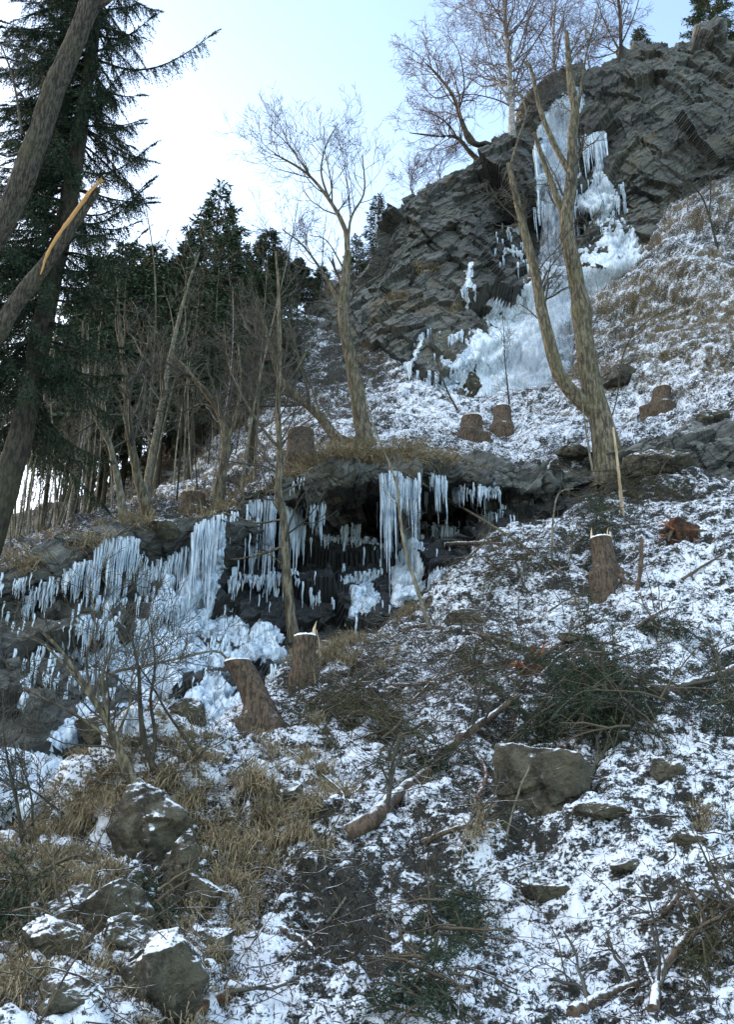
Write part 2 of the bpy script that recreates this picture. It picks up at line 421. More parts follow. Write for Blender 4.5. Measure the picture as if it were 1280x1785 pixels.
Fc = np.stack([f0, f1, f2, f3, f4, f5, f6, f7, f8])
Fc[:, 0, 0] -= 10; Fc[:, -1, 0] += 12; Fc[2:, -1, 2] += 1.5
# fields: rock, snow bias, grass, wet (damp rock plus painted recess shade)
def field(rows): return np.array(rows, float)
FF = np.zeros(Fc.shape[:2]+(4,)); FF[..., 1] = .56
left = np.interp(cP, [0, 300, 600, 800], [1, 1, .45, 0]); FF[..., 2] = .12+.40*left[None]
FF[..., 1] += .16*left[None]; FF[..., 1] += .05*(1-left[None])
def f_bias(px, py):
    s = blobs(px, py, [(600, 1580, 75, 65, -.8), (560, 1650, 60, 50, -.4), (760, 1500, 60, 50, -.45), (270, 1470, 70, 70, -.5), (270, 1560, 60, 60, -.5),
        (1040, 1200, 110, 70, -.35), (620, 1230, 90, 50, -.35), (60, 1560, 90, 90, -.35), (1080, 1560, 260, 150, .14), (1120, 1090, 130, 60, .25), (470, 1680, 40, 60, .5),
        (700, 1400, 120, 80, .12), (880, 1650, 120, 80, .12), (1180, 1700, 120, 90, -.05), (120, 1650, 90, 60, -.1), (1000, 1420, 120, 40, .15), (1200, 1000, 90, 60, .2),
        (940, 1370, 90, 80, -.4), (1060, 930, 70, 80, -.25), (1100, 850, 120, 30, -.35), (480, 1300, 120, 30, .15), (870, 1400, 60, 60, -.3)])
    g = blobs(px, py, [(480, 1420, 120, 90, .25), (230, 1380, 150, 60, .35), (150, 1560, 120, 60, .3), (680, 1150, 110, 60, .2), (600, 1580, 90, 80, -.9), (270, 1500, 80, 80, -.6)])
    r = blobs(px, py, [(270, 1470, 60, 60, .3), (300, 1700, 80, 60, .3)])
    return s, g, r
rowsF = [6, 10, 40, 170, 160, 130, 30, 10]
colsF = [60, 60]+[42]*3+[40]+[44]*9+[120]
SF = sheet(Fc, FF, rowsF, colsF, .3, 1.0, [('ground', 0, 8)], .5, 1, f_bias)
# ---- gully, lower cliff, terrace, forest floor, right hand slope
G_ = [
 ([1660, 1590, 1530, 1460, 1390, 1340, 1320, 1210, 1160, 1110, 1045, 990, 930, 890, 890, 900, 930], [9.2, 9.9, 10.5, 11.2, 12, 12.8, 13.5, 15, 16, 17, 18, 19, 19.8, 20, 19.8, 19.5, 19]),
 ([1480, 1450, 1430, 1390, 1330, 1280, 1240, 1160, 1105, 1060, 1000, 945, 885, 850, 852, 858, 880], [10.5, 11.2, 11.8, 12.5, 13.2, 14, 14.6, 16, 17, 18, 19, 19.8, 20.3, 20.3, 20, 19.7, 19.2]),
 ([1330, 1320, 1310, 1300, 1240, 1180, 1150, 1115, 1080, 1040, 975, 925, 870, 838, 840, 845, 865], [12.8, 13.2, 13.6, 14, 14.6, 15.2, 15.7, 16.8, 17.8, 18.6, 19.5, 20.2, 20.6, 20.5, 20.2, 19.9, 19.4]),
 ([1200, 1180, 1150, 1115, 1090, 1080, 1075, 1060, 1030, 990, 940, 900, 855, 828, 830, 832, 850], [14, 14.4, 14.8, 15.2, 15.8, 16.3, 16.8, 17.6, 18.4, 19.2, 20, 20.6, 20.8, 20.6, 20.3, 20, 19.5]),
 ([1120, 1100, 1080, 1040, 1010, 1000, 985, 960, 930, 910, 895, 875, 845, 812, 808, 803, 820], [14.8, 15.2, 15.6, 16, 16.5, 17, 17.9, 19.9, 21.2, 21.8, 21.9, 21.6, 20.9, 20.6, 20.3, 20, 19.6]),
 ([1080, 1040, 1010, 960, 930, 920, 890, 850, 830, 830, 840, 850, 835, 795, 780, 770, 780], [14.9, 15.2, 15.5, 15.7, 16.1, 16.6, 17, 17.6, 18.2, 18.8, 19.4, 20.2, 20.8, 20.6, 20.3, 20, 19.7]),
 ([1060, 1020, 990, 940, 912, 903, 870, 815, 798, 800, 812, 832, 825, 785, 765, 750, 755], [15.2, 15.5, 15.9, 16.1, 16.5, 17.1, 17.5, 18.1, 18.8, 19.4, 20, 20.8, 21.2, 20.9, 20.6, 20.3, 20]),
 ([1050, 1010, 975, 930, 900, 888, 850, 790, 772, 768, 770, 775, 770, 740, 715, 700, 700], [18, 18.5, 19, 19.5, 20, 20.5, 21, 21.5, 21.8, 22.2, 22.8, 23.3, 23.3, 22.8, 22.5, 22.2, 22]),
 ([1040, 1000, 960, 920, 890, 868, 820, 750, 725, 718, 725, 730, 715, 680, 655, 640, 640], [24, 25, 26, 26, 26, 26, 26, 26, 25, 25.5, 26, 26.5, 26.5, 26, 25.5, 25, 24.5]),
 ([1020, 980, 945, 910, 870, 800, 715, 650, 680, 680, 690, 690, 645, 540, 500, 490, 480], [40, 40, 40, 38, 36, 34, 33, 31.5, 30.5, 30, 30, 30, 29.5, 29.2, 29, 28.5, 28]),
 ([1000, 965, 925, 895, 830, 740, 640, 570, 600, 600, 620, 620, 560, 430, 352, 322, 300], [60, 60, 60, 55, 50, 44, 40, 38, 36, 34, 34, 34, 33, 33.5, 35.5, 35.5, 35.5]),
]
Gc = np.stack([W(cP, a, b) for a, b in G_]); last = Gc[-1]+np.array([0, 60, 10.]); Gc = np.concatenate([Gc, last[None]])
Gc[:, 0, 0] -= 12; Gc[:, -1, 0] += 14
GF = np.zeros(Gc.shape[:2]+(4,))
GF[:, :, 1] = .5
GF[1:6, :, 0] = 1; GF[6, :, 0] = .55
GF[0, :, 0] = 1
GF[1:6, :, 1] = .12; GF[6, :, 1] = .5
GF[1:6, :, 3] = np.array([.5, .5, .5, .6, .7, .8, .95, 1, 1, 1, 1, .9, .4, .1, .1, .1, .1])[None]*np.array([1, 1, 1, 1, .2])[:, None]  # wet cliff; highest at the recess, painting its shade into the rock
GF[7:, :, 0] = 0; GF[7:10, 9:, 1] = .55
GF[7:, :7, 2] = .5; GF[7:, :7, 1] = .2; GF[6:8, 7:10, 2] = .36; GF[7:9, 7:12, 2] = .22; GF[8:, 12:, 2] = .55; GF[8:11, 12:, 1] = .36
GF[6:8, 7:10, 1] = .56; GF[4:7, 7:11, 2] = .7; GF[2:5, 0:4, 2] = .6; GF[9:, :8, 1] = .15; GF[8:, 4:9, 1] = .42; GF[8, 9:15, 1] = .62; GF[7, 10:15, 1] = .6
def g_bias(px, py):
    s = blobs(px, py, [(600, 780, 120, 30, .15), (600, 640, 60, 50, -.3), (540, 780, 50, 30, -.1), (1210, 440, 60, 60, .1), (800, 700, 120, 25, .15)])
    g = blobs(px, py, [(1220, 560, 80, 80, .3), (600, 790, 110, 18, .3), (600, 640, 60, 60, .3)])
    r = blobs(px, py, [(600, 640, 50, 50, .4), (1240, 735, 60, 16, .5), (1090, 670, 40, 12, .35), (960, 790, 60, 14, .3)])
    return s, g, r
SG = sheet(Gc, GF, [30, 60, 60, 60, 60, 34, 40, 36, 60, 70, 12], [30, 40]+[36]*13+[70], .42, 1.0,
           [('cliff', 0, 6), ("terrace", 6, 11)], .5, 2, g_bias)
# ---- upper cliff
cC = np.array([450, 520, 580, 640, 690, 750, 830, 900, 950, 1000, 1050, 1100, 1150, 1220, 1330, 1650], float)
C_ = [
 ([800, 770, 740, 725, 715, 715, 725, 730, 730, 715, 670, 545, 455, 405, 375, 350], [33, 32, 31, 30.5, 30, 30, 30, 30, 30, 29.8, 30, 32, 33.2, 34.6, 34.8, 34.8]),
 ([720, 690, 650, 640, 610, 610, 615, 610, 605, 605, 560, 470, 410, 370, 340, 320], [34.5, 33.5, 32.5, 32, 31.5, 31.3, 31.3, 31.3, 31.3, 31.3, 32, 33.2, 33.8, 34.8, 35, 35]),
 ([680, 640, 590, 560, 525, 515, 510, 500, 490, 480, 450, 415, 360, 310, 280, 260], [36, 35, 34.3, 34, 33.2, 33, 33, 33.6, 33.3, 33.4, 33.6, 34.3, 34.4, 35, 35.2, 35.2]),
 ([660, 610, 540, 510, 455, 440, 420, 410, 400, 400, 390, 350, 300, 260, 240, 220], [37, 36.5, 35.5, 35.2, 34.4, 34, 33.8, 35, 35.6, 35.8, 35.6, 35, 34.6, 34.8, 35.0, 35]),
 ([640, 590, 520, 490, 400, 370, 345, 300, 280, 260, 250, 210, 190, 170, 170, 160], [37.5, 37, 36.2, 35.8, 34.4, 34, 34, 34.2, 35.5, 35.8, 35.4, 34.8, 34.6, 35, 35.5, 35.5]),
 ([630, 565, 505, 470, 352, 322, 280, 215, 170, 130, 112, 84, 64, 66, 76, 90], [38, 38, 37.5, 36.8, 35.5, 35.3, 35.6, 35.6, 36.2, 36.6, 36.4, 36, 35.8, 36, 36.5, 37]),
]
Cc = np.stack([W(cC, a, b) for a, b in C_]); l1 = Cc[-1]+np.array([0, 3, .5]); l2 = Cc[-1]+np.array([0, 40, 3.]); Cc = np.concatenate([Cc, l1[None], l2[None]])
Cc[:, -1, 0] += 14
CF = np.zeros(Cc.shape[:2]+(4,)); CF[..., 0] = 1; CF[-3, :, 0] = .75; CF[-2:, :, 0] = 0; CF[..., 1] = .12; CF[-2:, :, 2] = .8; CF[-2:, :, 1] = .0
CF[0:3, 7:12, 1] = .4
CF[1:5, 6:11, 3] = .5
CF[..., 2] = .3; CF[0:3, 0:7, 2] = .6; CF[:, 11:, 2] = .5
def c_bias(px, py):
    s = blobs(px, py, [(1120, 300, 120, 80, .28), (1180, 230, 100, 60, .15), (900, 260, 60, 40, .2), (750, 650, 90, 50, .35), (1200, 230, 90, 60, .05), (620, 640, 60, 60, .1)])
    g = 0*px
    r = blobs(px, py, [(700, 520, 60, 30, -.5), (860, 470, 60, 26, -.3), (640, 640, 70, 40, -.6), (780, 560, 60, 30, -.5), (590, 560, 50, 60, -.5), (740, 470, 60, 16, -.5), (880, 300, 30, 30, -.3)])
    return s, g, r
DIP[:] = [-.58, -.18, .8]
SCf = sheet(Cc, CF, [70, 70, 70, 60, 70, 20, 16], [24]*3+[30]*11+[70], .95, .8, [('upper_cliff', 0, 5), ('plateau', 5, 7)], .5, 5, c_bias)

DIP[:] = [-.34, -.25, .9]
# ---- ray lookup
_v, _f, _o = [], [], 0
for S in SHEETS:
    D = S['D'][::2, ::2]; n, m, _ = D.shape
    _v.append(D.reshape(-1, 3)); _f.append(grid_faces(0, n-1, m)+_o); _o += n*m
BVH = BVHTree.FromPolygons(np.concatenate(_v).tolist(), np.concatenate(_f).tolist())
def hit(px, py, default=20.0):
    d = W(px, py, 1.0); d = Vector(d).normalized()
    loc, n, i, dist = BVH.ray_cast(Vector((0, 0, 0)), d)
    if loc is None: return W(px, py, default), np.array([0, -.5, .8])
    n = np.array(n);  n = n if n@np.array(d) < 0 else -n
    return np.array(loc), n
def drop(x, y, z=80):
    """ground point straight below"""
    loc, n, i, dist = BVH.ray_cast(Vector((x, y, z)), Vector((0, 0, -1)))
    return (np.array(loc), np.array(n)) if loc is not None else (None, None)

# ---------------------------------------------------------------- ice lying on the rock
def polydist(px, py, poly):
    poly = np.array(poly, float); n = len(poly); ins = np.zeros(px.shape, bool); d = np.full(px.shape, 1e9)
    for i in range(n):
        a, b = poly[i], poly[(i+1) % n]
        c = ((a[1] > py) != (b[1] > py)) & (px < (b[0]-a[0])*(py-a[1])/((b[1]-a[1])+1e-9)+a[0]); ins ^= c
        e = b-a; t = np.clip(((px-a[0])*e[0]+(py-a[1])*e[1])/(e@e+1e-9), 0, 1)
        d = np.minimum(d, np.hypot(px-a[0]-t*e[0], py-a[1]-t*e[1]))
    return np.where(ins, d, -d)
def ice_patch(name, S, poly, label, cat, mat, thick=.25, rag=14, lump=.15, edge=16, flow=(1, 1, .25), seed=0, group=None, hole=0.0, rows=None):
    px, py, D, N = S['px'], S['py'], S['D'], S['N']
    x0, y0 = np.min(poly, 0)-30; x1, y1 = np.max(poly, 0)+30
    w = (px > x0) & (px < x1) & (py > y0) & (py < y1)
    if rows is not None: w[:rows[0]] = False; w[rows[1]:] = False
    r = np.where(w.any(1))[0]; c = np.where(w.any(0))[0]
    sl_ = (slice(r[0], r[-1]+1), slice(c[0], c[-1]+1))
    B = blur3(D[sl_], 3); Nn = blur3(N[sl_], 10); Nn /= np.linalg.norm(Nn, axis=2, keepdims=True)+1e-9
    q = px[sl_], py[sl_]
    d = polydist(q[0], q[1], poly) + rag*1.2*fbm(B*np.array(flow), 2.2, 5, 100+seed, .65)
    if hole: d = np.minimum(d, 30) - hole*sstep(-.05, .4, fbm(B*np.array(flow), 1.8, 5, 140+seed, .62))*70
    f = sstep(0, edge, d)
    lum = fbm(B*np.array(flow), 4.0, 4, 110+seed, .6); rid = 1-np.abs(fbm(B*np.array(flow), 2.2, 4, 120+seed, .6))
    th2 = 1.0
    fl = 1-np.abs(vnoise(B*np.array([1, 1, .12]), 4.5, 150+seed)); o = f*(thick*.2 + lump*.3*rid*th2 + lump*.25*lum*th2 + .05*fl + .05*fbm(B*np.array([1, 1, .5]), 6, 3, 130+seed)) - .06*(1-f)
    # never thinner than a glaze over the rock below
    V = B + Nn*o[..., None]
    keep = (d > -3) & w[sl_]
    n, m = d.shape
    F = grid_faces(0, n-1, m); kf = keep.ravel()[F].all(1); F = F[kf]
    if not len(F): return None
    u, inv = np.unique(F, return_inverse=True)
    V = V.reshape(-1, 3)[u]; org = V.mean(0)
    ob = mesh_np(name, V-org, inv.reshape(-1, 4), np.full(len(F), 4), mat, True)
    ob.location = [float(t) for t in org]
    return tag(ob, label, cat, group)
# ---------------------------------------------------------------- ice things
rng = np.random.default_rng(11)
CL = (0, 285)
IP = [
 ('frozen_cascade', SG, [(335, 925), (362, 908), (392, 905), (396, 960), (388, 1010), (372, 1090), (330, 1125), (296, 1110), (298, 1050), (322, 985)],
  'tall bluish ice cascade pouring from the lower ledge between two dark rock faces', 'frozen cascade', 'glaze', .3, 12, .16, 0, .12),
 ('ice_apron', SG, [(60, 1110), (140, 1090), (215, 1075), (300, 1080), (400, 1070), (480, 1095), (500, 1150), (430, 1180), (360, 1180), (290, 1235), (210, 1300), (120, 1330), (60, 1305), (120, 1240), (160, 1180), (80, 1150)],
  'broken sheet of bluish ice spreading over dark rock at the foot of the lower cliff', 'ice sheet', 'glaze', .16, 24, .14, 1, .45),
 ('frozen_pool', SG, [(-120, 1320), (20, 1300), (90, 1290), (135, 1305), (150, 1350), (110, 1400), (20, 1450), (-120, 1500)],
  'flat pale frozen pool at the left edge below the ice apron', 'frozen pool', 'ice_white', .22, 7, .12, 2, .0),
 ('ice_mound', SG, [(270, 1245), (330, 1185), (395, 1155), (440, 1180), (440, 1260), (330, 1290)],
  'lumpy glazed ice mound just left of the leaning stump', 'ice mound', 'glaze', .2, 16, .16, 3, .4),
 ('ice_column', SG, [(692, 850), (722, 850), (735, 930), (745, 1000), (735, 1050), (680, 1065), (676, 1010), (694, 950)],
  'wide smooth pale ice column standing under the overhang behind the thin bent sapling', 'ice column', 'ice_white', .3, 6, .10, 4, .0),
 ('ice_sheet', SG, [(170, 965), (190, 945), (236, 948), (228, 1000), (205, 1040), (192, 1095), (172, 1095), (180, 1030)],
  'pale fluted ice sheet below the left end of the snowy ledge', 'ice sheet', 'glaze', .3, 7, .14, 5, .0),
 ('ice_sheet', SG, [(600, 1010), (655, 1000), (668, 1040), (640, 1090), (605, 1085)],
  'small grey ice sheet low in the dark recess right of the slender tree', 'ice sheet', 'glaze', .2, 10, .14, 6, .4),
 ('ice_sheet', SG, [(740, 985), (800, 975), (820, 1000), (780, 1040), (740, 1035)],
  'low ice sheet at the foot of the recess right of the wide ice column', 'ice sheet', 'glaze', .2, 9, .12, 7, .2),
 ('ice_sheet', SG, [(270, 985), (300, 975), (318, 990), (300, 1060), (262, 1110), (250, 1080)],
  'slanting ice sheet on brown rock left of the tall cascade', 'ice sheet', 'glaze', .2, 9, .16, 17, .25),
 ('ice_sheet', SG, [(15, 1150), (70, 1130), (75, 1170), (30, 1260), (10, 1240)],
  'ragged ice sheet on the dark bank at the left edge above the pool', 'ice sheet', 'glaze', .2, 10, .14, 18, .4),
 ('frozen_waterfall', SCf, [(1070, 400), (1100, 380), (1120, 425), (1152, 465), (1142, 540), (1112, 600), (1075, 650), (1045, 705), (960, 720), (880, 716), (806, 706), (788, 655), (815, 600), (862, 540), (905, 495), (965, 455), (1010, 432)],
  'broad white apron of ice fanning out below the high waterfall behind the double tree', 'frozen waterfall', 'ice_white', .32, 26, .22, 8, .24),
 ('ice_sheet', SCf, [(690, 715), (745, 660), (800, 610), (850, 560), (862, 590), (830, 640), (800, 715)],
  'thin patchy glaze of ice on dark rock left of the white apron', 'ice sheet', 'glaze', .16, 26, .12, 21, .4),
 ('ice_curtain', SCf, [(945, 200), (975, 165), (1010, 140), (1022, 160), (1010, 230), (1012, 330), (1008, 390), (975, 425), (950, 400), (932, 350), (928, 280)],
  'tall narrow ice curtain at the top of the high cliff behind the double tree', 'ice curtain', 'ice', .5, 8, .22, 9, .0),
 ('ice_curtain', SCf, [(1020, 235), (1042, 222), (1056, 232), (1054, 290), (1074, 330), (1086, 372), (1050, 384), (1000, 380), (1004, 345), (1026, 320), (1036, 280)],
  'white lumpy ice curtain hanging right of the two stems high on the cliff', 'ice curtain', 'ice_white', .5, 7, .25, 10, .0),
 ('ice_streak', SCf, [(814, 455), (829, 450), (829, 500), (822, 545), (812, 538), (802, 505)],
  'short white ice streak alone in the middle of the dark cliff', 'ice streak', 'ice_white', .35, 4, .15, 11, .0),
 ('ice_streak', SCf, [(734, 578), (749, 572), (738, 610), (722, 650), (712, 690), (698, 685), (704, 640), (722, 605)],
  'slanting white ice streak low on the cliff, leftmost of the upper ice', 'ice streak', 'ice_white', .3, 5, .12, 12, .0),
 ('ice_streak', SCf, [(857, 520), (874, 514), (870, 548), (850, 575), (842, 560)],
  'small slanting ice streak just above the left side of the white apron', 'ice streak', 'ice_white', .3, 4, .12, 13, .0),
 ('ice_streak', SCf, [(762, 572), (772, 570), (768, 600), (760, 612)],
  'tiny thin ice streak beside the slanting white one low on the cliff', 'ice streak', 'ice', .2, 4, .1, 14, .0),
 ('ice_streak', SCf, [(783, 580), (803, 574), (802, 610), (790, 630), (782, 610)],
  'thin broken ice streak between the slanting streak and the white apron', 'ice streak', 'ice', .2, 5, .1, 15, .3),
]
for nm, S, poly, lab, cat, mt, th, rag, lump, sd_, hole in IP:
    ice_patch(nm, S, poly, lab, cat, M[mt], th, rag, lump, 14, (1, 1, .35) if S is SG else (.8, .8, .5), sd_, None, hole, CL if S is SG else (0, 340))

def icicle_mb(mb, p, L, r, bend=0.0, k=6):
    t = np.linspace(0, 1, 9); n = len(t)
    x = p[0]+.012*np.sin(t*9+p[0]*7)*(1-t)+bend*t; y = p[1]+.012*np.cos(t*8+p[0]*5)*(1-t); z = p[2]+.05-t*(L+.05)
    rad = r*(1-t)**.75*(1+.16*np.sin(t*L*38+p[0]*20)) + .003
    tubes(mb, np.stack([x, y, z], -1), rad, k, cap=False)
def curtain(line, ln, label, mat='ice', n_ic=16, density=1.0, fwd=.12, wide=.045, body=.6, vary=.55, cat='ice curtain', hold=None):
    L = resample(np.array(line, float), 60)
    org, _ = hit(*L[30]); e = empty('ice_curtain', org, label, cat, 'icicle curtains hanging from the rock ledges')
    mb = MB(); wpx = np.hypot(*(L[-1]-L[0]))
    nb = int(max(4, wpx/2.2*density))
    top = []
    for i in range(60):
        h_, n_ = hit(*L[i]); top.append(h_)
    top = np.array(top); Y = np.minimum.accumulate(top[:, 1]) if False else np.minimum(top[:, 1], np.median(top[:, 1])+.35)
    def at(t):
        px = np.interp(t, np.linspace(0, 1, 60), L[:, 0]); py = np.interp(t, np.linspace(0, 1, 60), L[:, 1]); y = np.interp(t, np.linspace(0, 1, 60), Y)
        lp = np.interp(t, np.linspace(0, 1, len(ln)), ln)
        a = W(px, py, y-fwd); b = W(px, py+lp, y-fwd)
        return a, (a[2]-b[2])
    ph = rng.uniform(0, 6)
    if body:
        for i in range(nb):
            t = (i+rng.uniform(-.3, .3))/max(1, nb-1); t = min(max(t, 0), 1); a, l = at(t)
            l = l*body*(.6+.3*math.sin(t*11+ph)+.2*math.sin(t*31+ph)+rng.uniform(-.35, .35)); a = a+np.array([0, rng.uniform(0, .12), rng.uniform(-.12, .08)])
            if l > .05: icicle_mb(mb, a-org, l, wide*rng.uniform(.9, 1.7), 0, 6)
        mb.build('ice_body', M['glaze' if mat == 'ice' else mat], e)
    for i in range(n_ic):
        t = rng.uniform(0, 1); a, l = at(t); l = l*1.2*(1-vary*1.2*rng.uniform(0, 1)**.8)*(.75+.25*math.sin(t*9+ph+1)); a = a+np.array([0, rng.uniform(-.08, .1), rng.uniform(-.06, .06)])
        q = MB(); icicle_mb(q, (0, 0, 0), l, wide*rng.uniform(.4, .85)*(.6+.5*min(1, l)), 0, 6)
        o = q.build('icicle', M['ice' if rng.random() < .5 else 'ice_clear'], e); o.location = [float(c) for c in a-org]
    return e
CU = [
 ([(48, 1035), (100, 1010)], [50, 70], 'icicle row under the snowy bank, second from the left edge', 14),
 ([(240, 1000), (330, 960)], [90, 120], 'long fine icicles on brown rock between the fluted sheet and the tall cascade', 26),
 ([(130, 1080), (200, 1090)], [60, 50], 'icicle row on the lower bank under the fluted sheet', 14),
 ([(300, 1150), (345, 1130)], [60, 60], 'icicles running down the dark step beneath the foot of the tall cascade', 14),
 ([(120, 1180), (200, 1165)], [60, 60], 'icicles on the dark step above the frozen pool', 16),
 ([(365, 1120), (420, 1100)], [60, 60], 'icicles on the dark step behind the leaning stump', 14),
 ([(700, 960), (745, 950)], [80, 60], 'icicle veil on the lower half of the wide ice column', 12),
 ([(400, 1010), (520, 1000)], [26, 30], 'short icicles in the dark hollow behind the slender tree', 16),
 ([(790, 850), (870, 850)], [40, 30], 'short icicles under the thick snowy ledge right of the column', 16),
 ([(165, 968), (188, 948), (238, 948)], [90, 140, 90], 'icicle curtain at the left end of the snowy ledge, above the fluted sheet', 26),
 ([(232, 965), (258, 975)], [50, 40], 'small icicle fringe just right of the fluted ice sheet', 8),
 ([(108, 1000), (150, 985)], [50, 65], 'short icicle row under the snowy bank left of the fluted sheet', 12),
 ([(18, 1020), (42, 1010)], [45, 45], 'small icicle cluster near the left edge of the picture', 7),
 ([(338, 925), (362, 912), (392, 905)], [160, 180, 130], 'long icicles fringing the tall cascade', 22),
 ([(398, 905), (414, 900)], [70, 60], 'narrow icicle group in the gap right of the tall cascade', 8),
 ([(430, 885), (455, 878), (482, 872)], [150, 190, 120], 'dense icicle curtain left of the slender tree with a long tip', 30),
 ([(488, 880), (520, 900), (530, 925)], [140, 110, 70], 'icicle curtain just right of the slender tree trunk', 22),
 ([(505, 850), (530, 838)], [22, 18], 'small white ice lobe on the snowy corner beside the slender tree', 5),
 ([(540, 885), (568, 880)], [45, 70], 'isolated icicle cluster on the brown overhanging face', 11),
 ([(594, 922), (628, 915)], [30, 45], 'thin scattered icicles under the brown overhanging face', 10),
 ([(560, 938), (660, 945)], [20, 30], 'row of tiny icicles in the shadow of the overhang', 16),
 ([(664, 835), (690, 828)], [200, 170], 'long dark icicle curtain beside the wide ice column', 20),
 ([(690, 828), (732, 845)], [110, 110], 'icicles dripping over the top of the wide ice column', 20),
 ([(750, 832), (778, 835)], [60, 85], 'hanging icicle cluster right of the wide ice column', 12),
 ([(727, 915), (800, 925)], [50, 60], 'icicle row at the back of the recess right of the ice column', 18),
 ([(838, 905), (882, 890)], [60, 40], 'icicle row under the snowy ledge near the horizontal grey log', 12),
 ([(598, 1010), (662, 998)], [70, 40], 'icicle row low in the recess above the small grey sheet', 16),
 ([(543, 1042), (560, 1040)], [50, 40], 'stubby icicle pair group beside the upright stump', 8),
 ([(255, 1000), (278, 1005)], [70, 60], 'fine icicles on brown rock left of the slanting sheet', 8),
 ([(225, 1130), (300, 1140)], [40, 30], 'icicle fringe on dark rock over the lower apron', 12),
 ([(330, 1160), (400, 1120)], [50, 60], 'icicle fringe on dark steps below the tall cascade', 14),
 ([(415, 1110), (480, 1120)], [50, 40], 'icicle fringe on dark steps left of the upright stump', 12),
 ([(180, 1270), (250, 1240)], [50, 50], 'icicle fringe on the dark boulder beside the frozen pool', 12),
 ([(40, 1165), (75, 1145)], [45, 60], 'icicle row on the dark bank at the left edge', 9),
 ([(75, 1185), (105, 1180)], [30, 34], 'tiny icicles on the brown bank above the frozen pool', 6),
]
for ln_, le, lab, n_ in CU:
    curtain(ln_, le, lab, 'ice', int(n_*1.6), body=0.75 if n_ > 9 else 0, wide=.026)
for ln_, le, lab, n_ in [
 ([(932, 262), (945, 215), (968, 180)], [150, 190, 160], 'icicle curtain on the left side of the high fall', 26),
 ([(990, 170), (1010, 160)], [230, 190], 'long icicles at the top of the high fall beside the right stem', 18),
 ([(1016, 238), (1056, 232)], [100, 110], 'icicle curtain at the right of the high fall below a rock shelf', 22),
 ([(1018, 340), (1080, 345)], [35, 30], 'bristling icicle fringe along the lower edge of the right high ice', 22),
 ([(938, 350), (990, 380)], [60, 50], 'icicle tips under the left high ice', 16),
 ([(885, 400), (905, 395)], [35, 35], 'small faint icicles in the dark cleft left of the high fall', 8),
 ([(880, 436), (912, 440)], [24, 20], 'lower faint icicles in the dark cleft left of the high fall', 8),
 ([(1030, 385), (1090, 385)], [35, 30], 'dark thin icicles under the rock roof above the white apron', 16),
 ([(806, 500), (828, 500)], [40, 45], 'icicle tips of the lone streak in the middle of the cliff', 8),
 ([(702, 640), (724, 625)], [45, 45], 'icicle tips of the slanting streak low on the cliff', 8),
 ([(782, 590), (806, 580)], [34, 38], 'fine icicles between the slanting streak and the apron', 8)]:
    curtain(ln_, le, lab, 'ice_white', n_, fwd=.25, wide=.06, body=.65)

def ice_field(poly, n_, lr, label, seed, S=SG, w=.013, mat=('ice', 'ice_clear')):
    r = np.random.default_rng(seed); poly = np.array(poly, float); lo, hi = poly.min(0), poly.max(0); c0 = poly.mean(0); org, _ = hit(*c0); e = empty('icicle_cluster', org, label, 'icicles', 'icicle curtains hanging from the rock ledges'); k = 0
    while k < n_:
        q = lo+(hi-lo)*r.random(2)
        if polydist(q[:1], q[1:], poly)[0] < 0: continue
        k += 1; m_ = 1+int(r.random() < .5)+int(r.random() < .25)
        for j in range(m_):
            g, gn = hit(q[0]+j*r.uniform(1.5, 3), q[1]); l = r.uniform(*lr)*(r.random()**.6)/FPX*g[1]*1.15
            mb = MB(); icicle_mb(mb, (0, 0, 0), l, w*r.uniform(.7, 1.5)*(.5+min(1, l*1.5)), 0, 5); o = mb.build('icicle', M[mat[int(r.random() < .5)]], e); p_ = g+gn*.05+np.array([0, -.06, 0])-org; o.location = [float(t) for t in p_]
for i, a_ in enumerate([
 ([(500, 860), (680, 840), (680, 960), (500, 960)], 12, (20, 55), 'scattered small icicles over the brown face under the grassy lip'),
 ([(730, 850), (900, 860), (890, 960), (740, 970)], 18, (20, 70), 'scattered icicles in the dark recess right of the ice column'),
 ([(530, 960), (690, 960), (690, 1080), (530, 1080)], 18, (20, 60), 'scattered icicles low in the recess right of the slender tree'),
 ([(390, 900), (500, 890), (500, 1060), (390, 1060)], 24, (30, 110), 'thin icicles in the dark hollow around the slender tree'),
 ([(150, 960), (330, 950), (330, 1080), (150, 1090)], 44, (30, 100), 'thin icicles over brown rock between the left sheet and the cascade'),
 ([(0, 1000), (150, 990), (150, 1100), (0, 1110)], 24, (20, 70), 'thin icicles under the snowy bank at the far left'),
 ([(20, 1130), (240, 1110), (200, 1240), (20, 1230)], 30, (20, 70), 'thin icicles on the dark lower bank at the far left'),
 ([(240, 1110), (490, 1090), (490, 1180), (240, 1230)], 36, (20, 70), 'thin icicles on the dark steps of the ice apron'),
 ([(660, 830), (740, 830), (740, 1000), (660, 1000)], 30, (60, 150), 'long thin icicles around the wide ice column')]):
    ice_field(a_[0], int(a_[1]*1.0), a_[2], a_[3], 500+i)
for i, a_ in enumerate([
 ([(930, 250), (1010, 190), (1010, 400), (930, 370)], 34, (40, 110), 'long icicles over the left part of the high fall'),
 ([(1005, 300), (1090, 320), (1100, 400), (1000, 395)], 34, (25, 60), 'bristling icicles under the right part of the high fall'),
 ([(860, 380), (930, 380), (930, 470), (860, 460)], 20, (15, 40), 'tiny icicles in the dark cleft left of the high fall'),
 ([(700, 560), (820, 560), (800, 680), (700, 690)], 12, (20, 60), 'thin icicles low on the cliff left of the white apron')]):
    ice_field(a_[0], a_[1], a_[2], a_[3], 520+i, SCf, .026)

